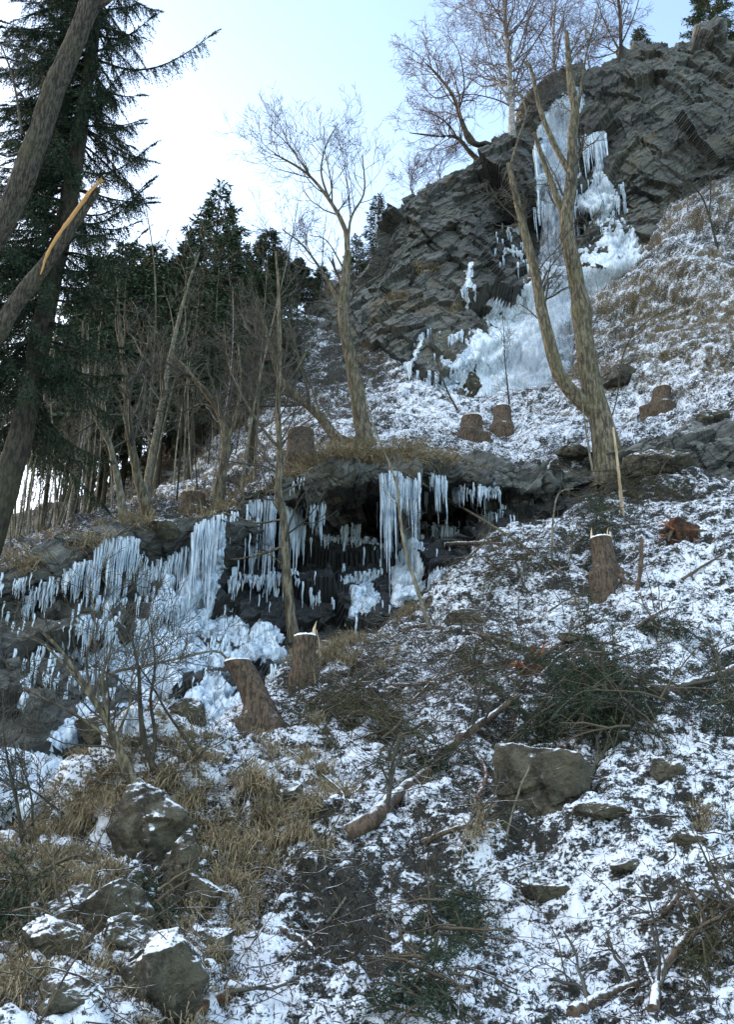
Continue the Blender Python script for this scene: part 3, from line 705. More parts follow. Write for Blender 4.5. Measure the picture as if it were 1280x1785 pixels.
# falling water: thin veils of the running fall
n = NT('falling_water')
st = n.noise(3.0, 4, .6, n.mapv((2.2, 2.2, .12))); t_ = n.t.nodes.new('ShaderNodeBsdfTransparent'); mx = n.t.nodes.new('ShaderNodeMixShader')
n.fin((.30, .34, .38), .5, .3); n.L(n.ss(st, .36, .72, 0.05, .62), mx.inputs[0]); n.t.links.new(t_.outputs[0], mx.inputs[1]); n.t.links.new(n.b.outputs[0], mx.inputs[2]); n.t.links.new(mx.outputs[0], n.out.inputs[0])
M['water'] = n.m
def veil(pts, w0, w1, seed):
    P = resample(np.array(pts), 40); u = np.linspace(-1, 1, 16); r = np.random.default_rng(seed)
    w = np.linspace(w0, w1, 40)
    G = P[:, None, :] + np.stack([u[None]*w[:, None], .25*np.cos(u*3)[None]*w[:, None]*-1+.04*np.sin(u*14+seed)[None]*np.ones((40, 1)), 0*u[None]*w[:, None]], -1)
    return G.reshape(-1, 3), grid_faces(0, 39, 16)
fw = MB()
a = W(985, 175, 34.2); b = W(980, 300, 33.6); c = W(975, 430, 32.6); d = W(960, 560, 30.5); e_ = W(940, 690, 29.4)
for q, s_ in (((0, 0, 0), 1), ((.3, .25, 0), .7), ((-.35, .2, 0), .6)):
    v_, f_ = veil([a+q, b+q, c+q], .35*s_, .6*s_, 3); fw.add(v_, f_)
o = fw.build('falling_water', M['water'], None, True, a-0); o.location = [float(t) for t in a]
tag(o, 'thin grey veil of falling water in front of the high ice', 'waterfall')
fw = MB()
for q, s_ in (((0, 0, 0), 1), ((.3, -.25, 0), .6), ((-.45, -.1, 0), .5)):
    v_, f_ = veil([c+q, d+q, e_+q], .55*s_, 1.15*s_, 5); fw.add(v_, f_)
o = fw.build('falling_water', M['water'], None, True, c-0); o.location = [float(t) for t in c]
tag(o, 'grey stream of spray running down the middle of the white ice apron', 'waterfall')
# ---------------------------------------------------------------- trees
def rotdir(d, ang, rg):
    d = d/np.linalg.norm(d); r = rg.normal(size=3); r -= d*(r@d); r /= np.linalg.norm(r)
    return d*math.cos(ang)+r*math.sin(ang)
def grow(store, p, d, L, r, lv, ml, rg, wob=.18, up=.04, nch=(6, 5, 4), ratio=.55, ang=(.5, 1.0), flat=1.0):
    n = 7; P = np.empty((n, 3)); P[0] = p; d = d/np.linalg.norm(d); D = [d]
    for i in range(1, n):
        d = d + rg.normal(size=3)*wob*np.array([1, flat, 1]); d[2] += up; d /= np.linalg.norm(d); D.append(d); P[i] = P[i-1]+d*L/(n-1)
    store.append((P, np.linspace(r, r*.35, n), lv))
    if lv >= ml: return
    for k in range(nch[min(lv, len(nch)-1)]):
        t = rg.uniform(.22, .98); x = t*(n-1); i = min(int(x), n-2); q = P[i]+(P[i+1]-P[i])*(x-i)
        dd = rotdir(D[i], rg.uniform(*ang), rg); dd[1] *= flat
        grow(store, q, dd, L*ratio*(1.15-.55*t)*rg.uniform(.7, 1.25), r*(1-.65*t)*.6, lv+1, ml, rg, wob, up, nch, ratio, ang, flat)
def store_mesh(store, k_of=lambda lv: 4 if lv == 0 else 3, rmin=.0028, seed=0):
    mb = MB(); rg = np.random.default_rng(seed)
    if not store: return mb
    for lv in sorted(set(s[2] for s in store)):
        g = [s for s in store if s[2] == lv]
        P = np.stack([s[0] for s in g]); R = np.maximum(np.stack([s[1] for s in g]), rmin)
        tubes(mb, P, R, k_of(lv), rg.uniform(0, 1, len(g)))
    return mb
def px_path(pts, Y, n=16):
    P = np.array([W(a[0], a[1], Y+(a[2] if len(a) > 2 else 0)) for a in pts]); return resample(P, n)
def bare_tree(name, label, cat, base, trunk, r, limbs, kids, bark='bark', twig='twig', seed=1, group=None, Y=None, snow=False, k=12, rough=.12, side=None, flare=1.7, foot=.14, ridge=0.0):
    """trunk: pixel polyline standing at the depth of its foot; limbs: [(polyline, r0, r1)]; kids: dict for grow"""
    rg = np.random.default_rng(seed)
    if Y is None: Y = float(hit(*base)[0][1])
    b = W(trunk[0][0], trunk[0][1], Y); e = empty(name, b, label, cat, group)
    P = px_path(trunk, Y, 26)-b; P[:, 2] += 0
    ext = P[:1]+np.array([[0, .05, -foot]]); P = np.concatenate([ext, P]); t = np.linspace(0, 1, len(P))
    R = r[0]+(r[1]-r[0])*t**1.15; R = R*(1+(flare-1)*np.exp(-t*18))
    for tk in rg.uniform(.1, .95, 6): R = R*(1+rg.uniform(.08, .28)*np.exp(-((t-tk)/.016)**2))
    st = []
    mb = MB(); Pj = P.copy(); Pj[3:] += .25*r[0]*np.stack([vnoise(P*1.1, 1, seed+i) for i in range(3)], -1)[3:]
    if ridge:
        nn_ = 170; kk = 60; Q = resample(Pj, nn_); RR = np.interp(np.linspace(0, 1, nn_), np.linspace(0, 1, len(R)), R); tubes(mb, Q, RR, kk, 0, True); v_ = mb.v[0].reshape(nn_, kk, 3)
        A, S_ = np.meshgrid(np.arange(kk)/kk*2*math.pi, np.linspace(0, 1, nn_)*np.linalg.norm(np.diff(Q, axis=0), axis=1).sum()); X = np.stack([np.cos(A)*r[0], np.sin(A)*r[0], S_*.16], -1)
        m_ = 1+ridge*((1-2*np.abs(vnoise(X, 26, seed)))*.9+.6*vnoise(X, 60, seed+1))+.06*fbm(X*np.array([1, 1, 4]), 3.5, 3, seed+2); mb.v[0] = (Q[:, None]+(v_-Q[:, None])*m_[..., None]).reshape(-1, 3)
    else: tubes(mb, Pj, R, k, 0, True, rough, seed)
    mb.build('trunk', M[bark], e)
    allp = [(P, R)]
    for lp, r0, r1 in limbs:
        Q = px_path(lp, Y, 18)-b; RR = np.linspace(r0, r1, 18); mb = MB(); tubes(mb, Q, RR, 8, 0, True, .1, seed); mb.build('limb', M[bark], e); allp.append((Q, RR))
    for (Q, RR), kd in zip(allp, kids):
        if not kd: continue
        for i in range(kd.get('n', 10)):
            t = rg.uniform(kd.get('t0', .3), 1.0); x = t*(len(Q)-1); j = min(int(x), len(Q)-2); q = Q[j]+(Q[j+1]-Q[j])*(x-j)
            d = Q[j+1]-Q[j]; d = d/np.linalg.norm(d); dd = rotdir(d, rg.uniform(*kd.get('ang', (.5, 1.1))), rg)
            if kd.get('dir') is not None: dd = dd+np.array(kd['dir'])
            grow(st, q, dd, kd['L']*(1.2-.5*t)*rg.uniform(.6, 1.25), RR[j]*kd.get('rr', .4), 0, kd.get('ml', 2), rg, kd.get('wob', .16), kd.get('up', .05), kd.get('nch', (5, 4)), kd.get('ratio', .55))
    if st: store_mesh(st, seed=seed, rmin=kids[0].get('rmin', .0035) if kids[0] else .0035).build('crown', M[twig], e)
    return e
K = dict
bare_tree('slender_tree', 'slender pale barked tree rising behind the upright stump at the ledge', 'tree', (512, 1112),
  [(512, 1112), (500, 1020), (495, 950), (494, 905), (484, 862), (489, 800), (484, 700), (488, 600), (487, 520), (480, 440)], (.085, .022),
  [([(493, 905), (445, 912), (390, 895), (320, 905), (255, 880)], .022, .006), ([(495, 952), (455, 966), (400, 975), (350, 960), (300, 935)], .026, .006),
   ([(495, 985), (465, 965), (440, 962)], .014, .006), ([(487, 690), (520, 640), (545, 600), (600, 570)], .02, .006), ([(486, 780), (440, 720), (400, 640), (390, 560)], .02, .006)],
  [K(n=34, L=1.7, t0=.22, nch=(5, 4), rr=.3, dir=(0, 0, .2), ang=(.7, 1.3)), K(n=6, L=.8, t0=.3), K(n=7, L=.8, t0=.3), K(n=2, L=.4), K(n=6, L=1.0), K(n=6, L=1.)], seed=5, Y=float(hit(512, 1112)[0][1]))
bare_tree('forked_tree', 'bare forked tree with a wide airy crown against the sky on the terrace', 'tree', (640, 776),
  [(640, 778), (626, 700), (608, 620), (598, 560), (600, 500), (606, 440)], (.17, .09),
  [([(606, 440), (602, 400), (572, 345), (532, 300), (478, 268)], .07, .018), ([(606, 440), (612, 380), (635, 335), (632, 270)], .04, .012), ([(598, 545), (572, 490), (530, 430), (492, 400)], .05, .012),
   ([(575, 350), (560, 300), (570, 250), (590, 215)], .03, .01), ([(540, 305), (500, 250), (460, 215)], .025, .008), ([(600, 470), (570, 420), (540, 410)], .025, .008)],
  [K(n=5, L=1.2, t0=.6), K(n=16, L=1.7, t0=.25, up=.1, dir=(0, 0, .3), nch=(6, 5)), K(n=12, L=1.5, up=.1, dir=(0, 0, .4)), K(n=12, L=1.5, up=.06, dir=(-.2, 0, .2)), K(n=12, L=1.3, up=.1), K(n=9, L=1.2, up=.1), K(n=6, L=1.)], seed=7)
bare_tree('leaning_tree', 'low tree leaning left out of the terrace beside the forked tree', 'tree', (612, 776),
  [(612, 777), (582, 757), (560, 728), (525, 697), (490, 660), (470, 600), (455, 540)], (.12, .03),
  [([(535, 706), (500, 700), (455, 690), (400, 670)], .035, .01), ([(560, 728), (545, 680), (520, 620), (510, 570)], .03, .01)],
  [K(n=16, L=1.8, t0=.3, up=.06), K(n=7, L=1.2), K(n=7, L=1.2)], seed=8)
bare_tree('double_tree', 'big double stemmed tree with broken tops standing in front of the frozen waterfall', 'tree', (1062, 786),
  [(1060, 790), (1046, 725), (1027, 660), (1015, 580), (1008, 500), (992, 425), (990, 360), (997, 300), (1002, 235), (1000, 160), (989, 60)], (.27, .06),
  [([(1040, 725), (1003, 688), (975, 655), (960, 600), (945, 540), (934, 475), (914, 400), (900, 340), (888, 285)], .19, .075),
   ([(992, 400), (972, 345), (948, 280), (932, 232)], .10, .055), ([(996, 305), (966, 250), (942, 190), (928, 125), (917, 108)], .09, .045),
   ([(1000, 250), (1010, 180), (1022, 100), (1045, 10)], .045, .015), ([(890, 290), (905, 240), (918, 190), (890, 130), (895, 60)], .035, .012)],
  [K(n=16, L=1.7, t0=.45, rr=.2, up=.06, rmin=.006), K(n=14, L=1.4, t0=.3, rr=.2), K(n=2, L=.6, rr=.25), K(n=4, L=1., rr=.3), K(n=10, L=1.3, up=.08), K(n=10, L=1.4, up=.08)], seed=9, k=16, flare=1.9, foot=.9, ridge=.035)
def ctop(px, py):      # foot of a tree on the cliff top
    h_, _ = hit(px, py+6); return float(h_[1])+.4
bare_tree('birch_tree', 'straight tall birch on the cliff edge with a fine drooping crown', 'birch', (894, 232),
  [(894, 236), (890, 150), (885, 80), (880, 0), (876, -60)], (.13, .08), [([(892, 190), (870, 140), (850, 80), (840, 10)], .05, .02), ([(888, 130), (910, 70), (930, 0)], .05, .02), ([(890, 170), (850, 130), (800, 90)], .04, .015), ([(890, 100), (840, 30), (800, 5)], .04, .015)],
  [K(n=36, L=3.6, t0=.12, up=-.03, dir=(0, 0, .3), nch=(7, 6), rmin=.006)]+[K(n=10, L=2.8, up=-.05, nch=(6, 5))]*4, 'bark_birch', 'twig_birch', 10, Y=ctop(894, 232))
bare_tree('crooked_birch', 'crooked birch growing sideways out over the sky from the cliff edge', 'birch', (868, 268),
  [(868, 268), (850, 252), (832, 252), (815, 235), (803, 200), (788, 165), (770, 140), (745, 112)], (.15, .04), [([(800, 195), (810, 150), (800, 90), (780, 60)], .04, .015), ([(786, 165), (760, 170), (735, 150)], .03, .012)],
  [K(n=26, L=2.3, t0=.4, up=.02, nch=(6, 5), rmin=.006), K(n=10, L=1.8, up=.03), K(n=8, L=1.6)], 'bark_dark', 'twig_birch', 12, Y=ctop(868, 268))
bare_tree('crooked_birch', 'low forked birch spreading left just below the crooked one on the cliff edge', 'birch', (830, 276),
  [(832, 277), (818, 262), (795, 240), (760, 238), (715, 232)], (.11, .02), [([(800, 245), (780, 215), (745, 195), (720, 190)], .05, .012)],
  [K(n=16, L=1.6, t0=.3, up=.03, nch=(6, 5), rmin=.006), K(n=12, L=1.5)], 'bark_dark', 'twig_birch', 13, Y=ctop(830, 276))
bare_tree('birch_tree', 'thin birch right of the high fall on the cliff top', 'birch', (1083, 108), [(1083, 108), (1082, 40), (1075, -40)], (.10, .05), [([(1083, 90), (1060, 50), (1040, 0)], .04, .015), ([(1083, 80), (1105, 30), (1120, -20)], .04, .015)],
  [K(n=24, L=2.6, t0=.1, nch=(6, 5), rmin=.006), K(n=9, L=1.8), K(n=9, L=1.8)], 'bark_dark', 'twig_birch', 14, Y=ctop(1083, 108))
bare_tree('birch_tree', 'slim birch between the tall birch and the high fall', 'birch', (985, 160), [(975, 165), (965, 90), (970, 0), (975, -50)], (.07, .04), [],
  [K(n=26, L=2.8, t0=.1, nch=(6, 5), rmin=.006)], 'bark_birch', 'twig_birch', 15, Y=ctop(960, 185))
for i, (x, y, L_, lb) in enumerate([(770, 318, 1.6, 'small fine shrub on the cliff edge below the crooked birches'), (720, 340, 1.2, 'tiny shrub at the far left of the rounded cliff top'), (930, 200, 2.2, 'bushy shrub on the cliff top left of the high fall'), (1030, 122, 2.5, 'bushy shrub on the cliff top right of the high fall')]):
    bare_tree('bare_shrub', lb, 'shrub', (x, y), [(x, y), (x-4, y-20), (x+3, y-45)], (.03, .012), [], [K(n=26, L=L_, t0=.0, up=.05, nch=(6, 4), rmin=.005)], 'bark_dark', 'twig_birch', 30+i, Y=ctop(x, y))

# left wood: individual trees in front
bare_tree('young_tree', 'curved dark stemmed young tree on the ledge left of the tall cascade', 'tree', (262, 904), [(262, 904), (246, 850), (228, 770), (220, 700), (210, 600), (205, 520)], (.10, .03), [],
  [K(n=17, L=1.6, t0=.3, up=.08, nch=(4, 4))], 'bark', 'twig', 16)
bare_tree('young_tree', 'thin young tree with a kink growing beside the curved one on the ledge', 'tree', (216, 908), [(216, 908), (205, 840), (192, 775), (165, 725), (145, 640), (143, 560)], (.07, .02), [],
  [K(n=15, L=1.4, t0=.3, up=.08, nch=(4, 4))], 'bark_light', 'twig', 17)
bare_tree('young_tree', 'light stemmed young tree leaning right in front of the dark conifers', 'tree', (252, 878), [(254, 880), (264, 800), (285, 690), (301, 600), (325, 510), (347, 440)], (.09, .02), [],
  [K(n=22, L=1.7, t0=.25, up=.08, nch=(5, 4), rmin=.006)], 'bark_light', 'twig', 18, Y=20)
bare_tree('mossy_tree', 'mossy forked tree on the ledge directly above the tall cascade', 'tree', (378, 890), [(378, 893), (386, 835), (393, 790), (392, 750), (372, 700), (330, 650), (298, 620)], (.12, .03), [([(393, 775), (410, 730), (420, 670), (415, 600)], .05, .015), ([(380, 715), (350, 705), (310, 720), (270, 715)], .03, .01)],
  [K(n=15, L=1.5, t0=.4, up=.06, nch=(4, 4)), K(n=6, L=1.1), K(n=5, L=1.)], 'bark', 'twig', 19, Y=18.5)
bare_tree('young_tree', 'straight brown trunk beside the mossy forked tree above the ledge', 'tree', (437, 858), [(437, 862), (440, 780), (443, 700), (447, 600), (450, 520)], (.11, .04), [], [K(n=9, L=1.2, t0=.5)], 'bark_dark', 'twig', 20, Y=21)
bare_tree('bare_sapling', 'long thin bent sapling in front of the wide ice column', 'sapling', (752, 1098), [(752, 1100), (732, 1040), (708, 960), (698, 900), (694, 850), (676, 800), (650, 740), (635, 680)], (.032, .01), [],
  [K(n=14, L=.8, t0=.3, nch=(3, 2), rr=.35)], 'bark_light', 'twig', 21)
bare_tree('bare_sapling', 'thin sapling standing on the terrace left of the two terrace stumps', 'sapling', (798, 715), [(798, 716), (780, 680), (765, 640), (755, 590)], (.03, .008), [], [K(n=16, L=1.0, t0=.1, up=.08)], 'bark_dark', 'twig', 22)
bare_tree('bare_sapling', 'slim sapling rising before the white apron between the terrace stumps', 'sapling', (888, 700), [(888, 700), (882, 640), (879, 590), (876, 540)], (.025, .008), [], [K(n=16, L=1.1, t0=.1, up=.1)], 'bark_dark', 'twig', 23)
bare_tree('bare_sapling', 'crooked sapling arching over the white apron right of the big double tree', 'sapling', (1040, 760), [(1050, 770), (1075, 700), (1090, 610), (1130, 560), (1200, 520)], (.02, .006), [], [K(n=10, L=1.1, t0=.2, up=.04)], 'bark_dark', 'twig', 24)
bare_tree('bare_sapling', 'thin bare sapling on the grassy upper right slope', 'sapling', (1250, 430), [(1252, 435), (1235, 370), (1215, 330), (1150, 280), (1128, 262)], (.04, .01), [([(1237, 380), (1240, 320), (1228, 270)], .025, .008)], [K(n=14, L=1.2, t0=.2), K(n=8, L=.9)], 'bark_dark', 'twig', 25)
bare_tree('bare_sapling', 'wispy sapling at the foot of the upper right rock face', 'sapling', (1190, 350), [(1190, 352), (1195, 300), (1185, 255)], (.03, .008), [], [K(n=20, L=1.3, t0=.0, up=.05)], 'bark_dark', 'twig', 26)
# foreground shrub at left
bare_tree('bare_bush', 'many stemmed bare bush rooted on the boulder at lower left', 'bush', (252, 1410), [(254, 1412), (235, 1365), (210, 1310), (185, 1260), (160, 1215), (110, 1140), (60, 1090)], (.045, .01),
  [([(248, 1400), (215, 1340), (198, 1285), (182, 1220), (180, 1170), (200, 1110)], .035, .008), ([(215, 1330), (185, 1285), (120, 1240), (40, 1200)], .022, .006), ([(185, 1255), (130, 1180), (70, 1120), (20, 1110)], .02, .006),
   ([(200, 1290), (225, 1230), (230, 1180), (250, 1120)], .015, .005), ([(160, 1215), (150, 1150), (165, 1080), (150, 1000)], .014, .004)],
  [K(n=10, L=.9, t0=.3, up=.04, rr=.35, rmin=.003, nch=(4, 3))]+[K(n=6, L=.8, up=.04, rr=.4, nch=(4, 3))]*5, 'bark', 'twig', 27)
bare_tree('bare_bush', 'second bare bush with dark curved stems behind the first at lower left', 'bush', (282, 1368), [(282, 1370), (262, 1325), (250, 1290), (243, 1230), (240, 1170), (225, 1100)], (.036, .008),
  [([(265, 1330), (270, 1280), (262, 1220), (270, 1160), (262, 1080)], .022, .005), ([(345, 1322), (318, 1280), (290, 1240), (262, 1190), (240, 1160)], .018, .006)],
  [K(n=9, L=.9, t0=.3, rr=.35, rmin=.003, nch=(4, 3)), K(n=7, L=.8, nch=(4, 3)), K(n=6, L=.6, nch=(3, 3))], 'bark_dark', 'twig', 28)
bare_tree('bent_sapling', 'sapling bent over in an arch to the cut top of the leaning stump', 'sapling', (182, 1250), [(185, 1300), (172, 1230), (172, 1190), (195, 1172), (255, 1160), (320, 1145), (375, 1134), (394, 1146)], (.02, .016), [],
  [K(n=14, L=.7, t0=.3, rr=.35, up=.02)], 'bark_light', 'twig', 29, Y=float(hit(400, 1240)[0][1])-.4)
bare_tree('bare_bush', 'low dark bush stems at the left edge below the frozen pool', 'bush', (40, 1480), [(42, 1490), (30, 1400), (15, 1330), (5, 1270)], (.022, .006), [([(110, 1420), (60, 1380), (10, 1350)], .014, .005), ([(56, 1440), (52, 1380), (20, 1290)], .012, .004)], [K(n=14, L=.6, t0=.1), K(n=6, L=.4), K(n=6, L=.4)], 'bark_dark', 'twig', 33)

# ---- conifers
def conifer_mesh(H, R, cf, seed, twig_n=9, tuft=.16, droop=.25, gap=.33, tris=3, sparse=0.0, dead=True, mat='needles_far'):
    """returns (trunk MB, crown MB) rooted at the origin"""
    rg = np.random.default_rng(seed); tb = MB(); z = np.linspace(0, H, 22); r = .0085*H*(1-z/H)**.8+.012
    tubes(tb, np.stack([.05*np.sin(z*.4+seed), .05*np.cos(z*.3), z-.3], -1), r, 8, 0, False, .08, seed)
    br, T = [], []
    z0 = cf*H; zz = z0
    while zz < H-.2:
        t = (zz-z0)/(H-z0)
        for k in range(rg.integers(4, 7)):
            if rg.random() < sparse: continue
            a = rg.uniform(0, 2*math.pi); L = (R*(1-t)**1.0*rg.uniform(.65, 1.15)+.2)*(1 if t > .12 else rg.uniform(.3, 1))
            s = np.linspace(0, 1, 7); el = .15+.5*t
            P = np.stack([np.cos(a)*s*L, np.sin(a)*s*L, zz+rg.uniform(-.15, .15)+L*(el*s-(droop+.55*(1-t)*.6)*s**1.6+.18*s**4)], -1)
            P[:, :2] += rg.normal(size=2)*.08*L*s[:, None]**2
            br.append((P, np.linspace(.012+.01*L, .004, 7), 0))
            m = max(3, int(twig_n*L)); u = rg.uniform(.15, 1, m)**.8; x = u*6; i = np.minimum(x.astype(int), 5); q = P[i]+(P[i+1]-P[i])*(x-i)[:, None]
            sd = rg.choice([-1, 1], m); tang = (P[i+1]-P[i]); tang /= np.linalg.norm(tang, axis=1, keepdims=True); side = np.stack([-tang[:, 1], tang[:, 0], 0*u], -1)
            dd = tang*.8+side*sd[:, None]*rg.uniform(.5, 1.1, m)[:, None]+np.array([0, 0, -.35])+rg.normal(size=(m, 3))*.2; dd /= np.linalg.norm(dd, axis=1, keepdims=True)
            T.append((q, dd, (.10+.2*min(1, (1-t)*2.2)+.25*L*(1-u)*1.0)*rg.uniform(.7, 1.2, m)))
        zz += gap*rg.uniform(.8, 1.2)
    if dead:
        for k in range(26):
            zb = rg.uniform(.2, 1)*z0; a = rg.uniform(0, 6.28); L = rg.uniform(.4, 1.3); s = np.linspace(0, 1, 7)
            br.append((np.stack([np.cos(a)*s*L, np.sin(a)*s*L, zb-.25*L*s], -1), np.linspace(.014, .004, 7), 0))
    cb = store_mesh(br, lambda l: 3, .004, seed)
    q = np.concatenate([t[0] for t in T]); d = np.concatenate([t[1] for t in T]); L = np.concatenate([t[2] for t in T])
    fol = MB(); n = len(q)
    for j in range(tris):
        s0 = (j+.15)/tris*L*.8
        b = q+d*s0[:, None]; dj = d+rg.normal(size=(n, 3))*.38+np.array([0, 0, -.15]); dj /= np.linalg.norm(dj, axis=1, keepdims=True)
        w = np.cross(dj, rg.normal(size=(n, 3))); w /= np.linalg.norm(w, axis=1, keepdims=True); l = (tuft*rg.uniform(.8, 1.6, n))[:, None]*1.3
        wd = tuft*.22
        V = np.stack([b-w*wd*.5, b+dj*l*.5-w*wd, b+dj*l, b+dj*l*.45+w*wd], 1)
        fol.add(V.reshape(-1, 3), np.arange(n*4).reshape(n, 4), np.repeat(rg.uniform(0, 1, n), 4))
    return tb, cb, fol
def conifer(name, label, cat, loc, group=None, bark='bark_dark', mat='needles_far', **kw):
    e = empty(name, loc, label, cat, group); tb, cb, fol = conifer_mesh(**kw)
    tb.build('trunk', M[bark], e); cr_ = fol.build('crown', M[mat], e, False); cb.build('branches', M[bark], cr_)
    return e
def copy_tree(o, parent=None):
    c = o.copy(); COL.objects.link(c)
    if parent is not None: c.parent = parent
    for ch in list(o.children): copy_tree(ch, c)
    return c
H0 = 16.0
protos = {}
CONF = [(385, 318, 36, 0, 'tallest conifer of the left wood, with an open layered top against the sky'), (470, 398, 33, 1, 'dense dark conifer right of the tallest one in the wood'),
 (322, 428, 38, 2, 'conifer just left of the tallest one in the wood'), (275, 425, 42, 1, 'flat topped conifer between the big spruce and the tallest conifer'),
 (236, 446, 44, 0, 'narrow conifer next to the drooping spruce branches'), (430, 436, 40, 2, 'dark conifer squeezed between the two highest tops'),
 (520, 500, 36, 1, 'low dark conifer at the right end of the wood, behind the forked tree'), (560, 545, 40, 2, 'lowest conifer against the cliff at the right end of the wood'),
 (190, 500, 46, 2, 'conifer half hidden behind the big spruce trunk'), (150, 560, 50, 0, 'distant conifer seen through the gap by the big spruce'), (355, 480, 31, 2, 'nearer conifer in the middle of the wood'),
 (90, 590, 52, 1, 'distant conifer behind the lower part of the big spruce'), (300, 520, 34, 0, 'thin conifer behind the light stemmed young tree'), (415, 500, 30, 0, 'nearer conifer behind the slender tree'), (20, 640, 55, 2, 'distant conifer at the left edge'),
 (250, 470, 37, 2, 'dense conifer just right of the drooping spruce branches'), (340, 400, 40, 1, 'pointed conifer close behind the left side of the tallest one'), (400, 400, 34, 2, 'dark conifer in front of the tallest one'), (450, 470, 31, 1, 'broad dark conifer behind the crown of the slender tree'),
 (495, 440, 36, 0, 'open conifer between the slender and the forked tree'), (500, 560, 31, 2, 'low conifer at the edge of the wood above the ledge'), (215, 540, 36, 1, 'dark conifer behind the curved young tree'), (205, 452, 39, 2, 'conifer crown showing between the drooping spruce boughs, upper one'), (168, 480, 41, 1, 'conifer crown showing between the drooping spruce boughs, lower one'), (255, 425, 41, 2, 'conifer tip close to the lowest upturned spruce bough'), (185, 430, 36, 1, 'tall conifer right beside the lower boughs of the big spruce'), (222, 415, 38, 2, 'conifer reaching up to the upturned tips of the spruce boughs'), (125, 520, 42, 2, 'conifer directly behind the middle of the big spruce trunk'), (300, 450, 36, 1, 'dark conifer left of the tallest one, in the second row')]
BARE = {0: dict(H=H0, R=2.9, cf=.36, seed=3, sparse=.08, droop=.15, gap=.30, twig_n=13, tuft=.2), 1: dict(H=H0, R=2.8, cf=.30, seed=4, gap=.24, twig_n=16, tuft=.2), 2: dict(H=H0, R=2.6, cf=.38, seed=6, gap=.28, twig_n=14, tuft=.2)}
def place_conifer(pr, px, py, Y, label, group, cf_name='conifer_tree', minh=3):
    top = W(px, py, Y); g, _ = drop(top[0], top[1])
    if g is None: return None
    h = top[2]-g[2]; h = max(h, minh)
    o = copy_tree(pr) if pr.get('used') else pr
    o.location = [float(c) for c in g]; s = h/H0; o.scale = (s**.6*1.0, s**.6, s); o.rotation_euler = (0, 0, random.Random(int(px*7+py)).uniform(0, 6.28)); o['label'] = label; pr['used'] = 1
    return o
for k in BARE: protos[k] = conifer('conifer_tree', 'x', 'conifer', (0, 0, 0), 'conifers of the wood on the left', **BARE[k])
for px, py, Y, k, lb in CONF: place_conifer(protos[k], px, py, Y, lb, None)
pt = conifer('spruce_tree', 'small spruce peeping over the left shoulder of the cliff', 'spruce', (0, 0, 0), None, H=H0, R=3.2, cf=.04, seed=8, gap=.3, twig_n=12, dead=False)
place_conifer(pt, 660, 338, 42, 'small spruce peeping over the left shoulder of the cliff, the taller of two', None)
place_conifer(pt, 622, 408, 43, 'small spruce left of its taller neighbour beside the cliff shoulder', None)
pd = conifer('spruce_tree', 'x', 'spruce', (0, 0, 0), None, H=H0, R=3.4, cf=.02, seed=9, gap=.25, twig_n=15, dead=False)
place_conifer(pd, 1222, -70, 42, 'dense dark spruce on the cliff top at the upper right corner', None)
place_conifer(pd, 1275, 60, 41, 'low spruce at the right edge of the cliff top', None, minh=1)
place_conifer(pd, 1113, 48, 42, 'tiny spruce beside the thin birch on the cliff top', None, minh=1)
for o in [x for x in COL.objects]:
    if o.get('used'): del o['used']

# thin stems of the wood, countable: copies of four saplings
def sapling_proto(seed, H, r, bark, n, L):
    rg = np.random.default_rng(seed); e = empty('young_tree', (0, 0, 0), 'x', 'tree', 'thin bare young trees of the wood on the left')
    z = np.linspace(0, H, 18); P = np.stack([.12*H*.25*np.sin(z*.45+seed)*z/H, .1*np.cos(z*.6+seed), z-.25], -1); mb = MB(); tubes(mb, P, np.linspace(r, r*.2, 18), 7, 0, False, .08, seed); mb.build('trunk', M[bark], e)
    st = []
    for i in range(n):
        t = rg.uniform(.3, 1); x = t*17; j = min(int(x), 16); d = rotdir(P[j+1]-P[j], rg.uniform(.5, 1.), rg)
        grow(st, P[j], d, L*(1.3-.8*t)*rg.uniform(.6, 1.2), r*.35*(1.1-t), 0, 2, rg, .15, .07, (4, 3))
    store_mesh(st, rmin=.004, seed=seed).build('crown', M['twig'], e); return e
SP_ = [sapling_proto(1, 9, .045, 'bark', 12, 1.5), sapling_proto(2, 7.5, .035, 'bark_light', 11, 1.3), sapling_proto(3, 9, .04, 'bark_birch', 10, 1.1), sapling_proto(4, 6.5, .03, 'bark_dark', 11, 1.3), sapling_proto(5, 11, .055, 'bark', 10, 1.5)]
LB_ = ['thin brown stemmed young tree in the bare thicket above the left ledge', 'pale stemmed young tree in the bare thicket above the left ledge', 'whitish young birch in the bare thicket above the left ledge', 'short dark sapling in the bare thicket above the left ledge', 'taller dark young tree in the bare thicket above the left ledge']
rs = random.Random(4); used = set(); SAPS = []
for i in range(58):
    k = rs.choice([0, 1, 2, 3, 4, 0, 3]); px = rs.uniform(-30, 470); Y = rs.uniform(18.5, 38)
    x = (px-640)/FPX*Y*1.12
    g, nn = drop(x, Y)
    if g is None: continue
    o = SP_[k] if k not in used else copy_tree(SP_[k]); used.add(k)
    o.location = [float(c) for c in g]; s = rs.uniform(.6, 1.0); o.scale = (s, s, s); o.rotation_euler = (rs.uniform(-.14, .14), rs.uniform(-.16, .2), rs.uniform(0, 6.28)); SAPS.append((k, px, o))
ORD = ['leftmost', 'second', 'third', 'fourth', 'fifth', 'sixth', 'seventh', 'eighth', 'ninth', 'tenth', 'eleventh', 'twelfth', 'thirteenth', 'fourteenth', 'fifteenth', 'sixteenth', 'seventeenth', 'eighteenth', 'nineteenth', 'twentieth', 'twenty-first', 'twenty-second', 'twenty-third', 'twenty-fourth']
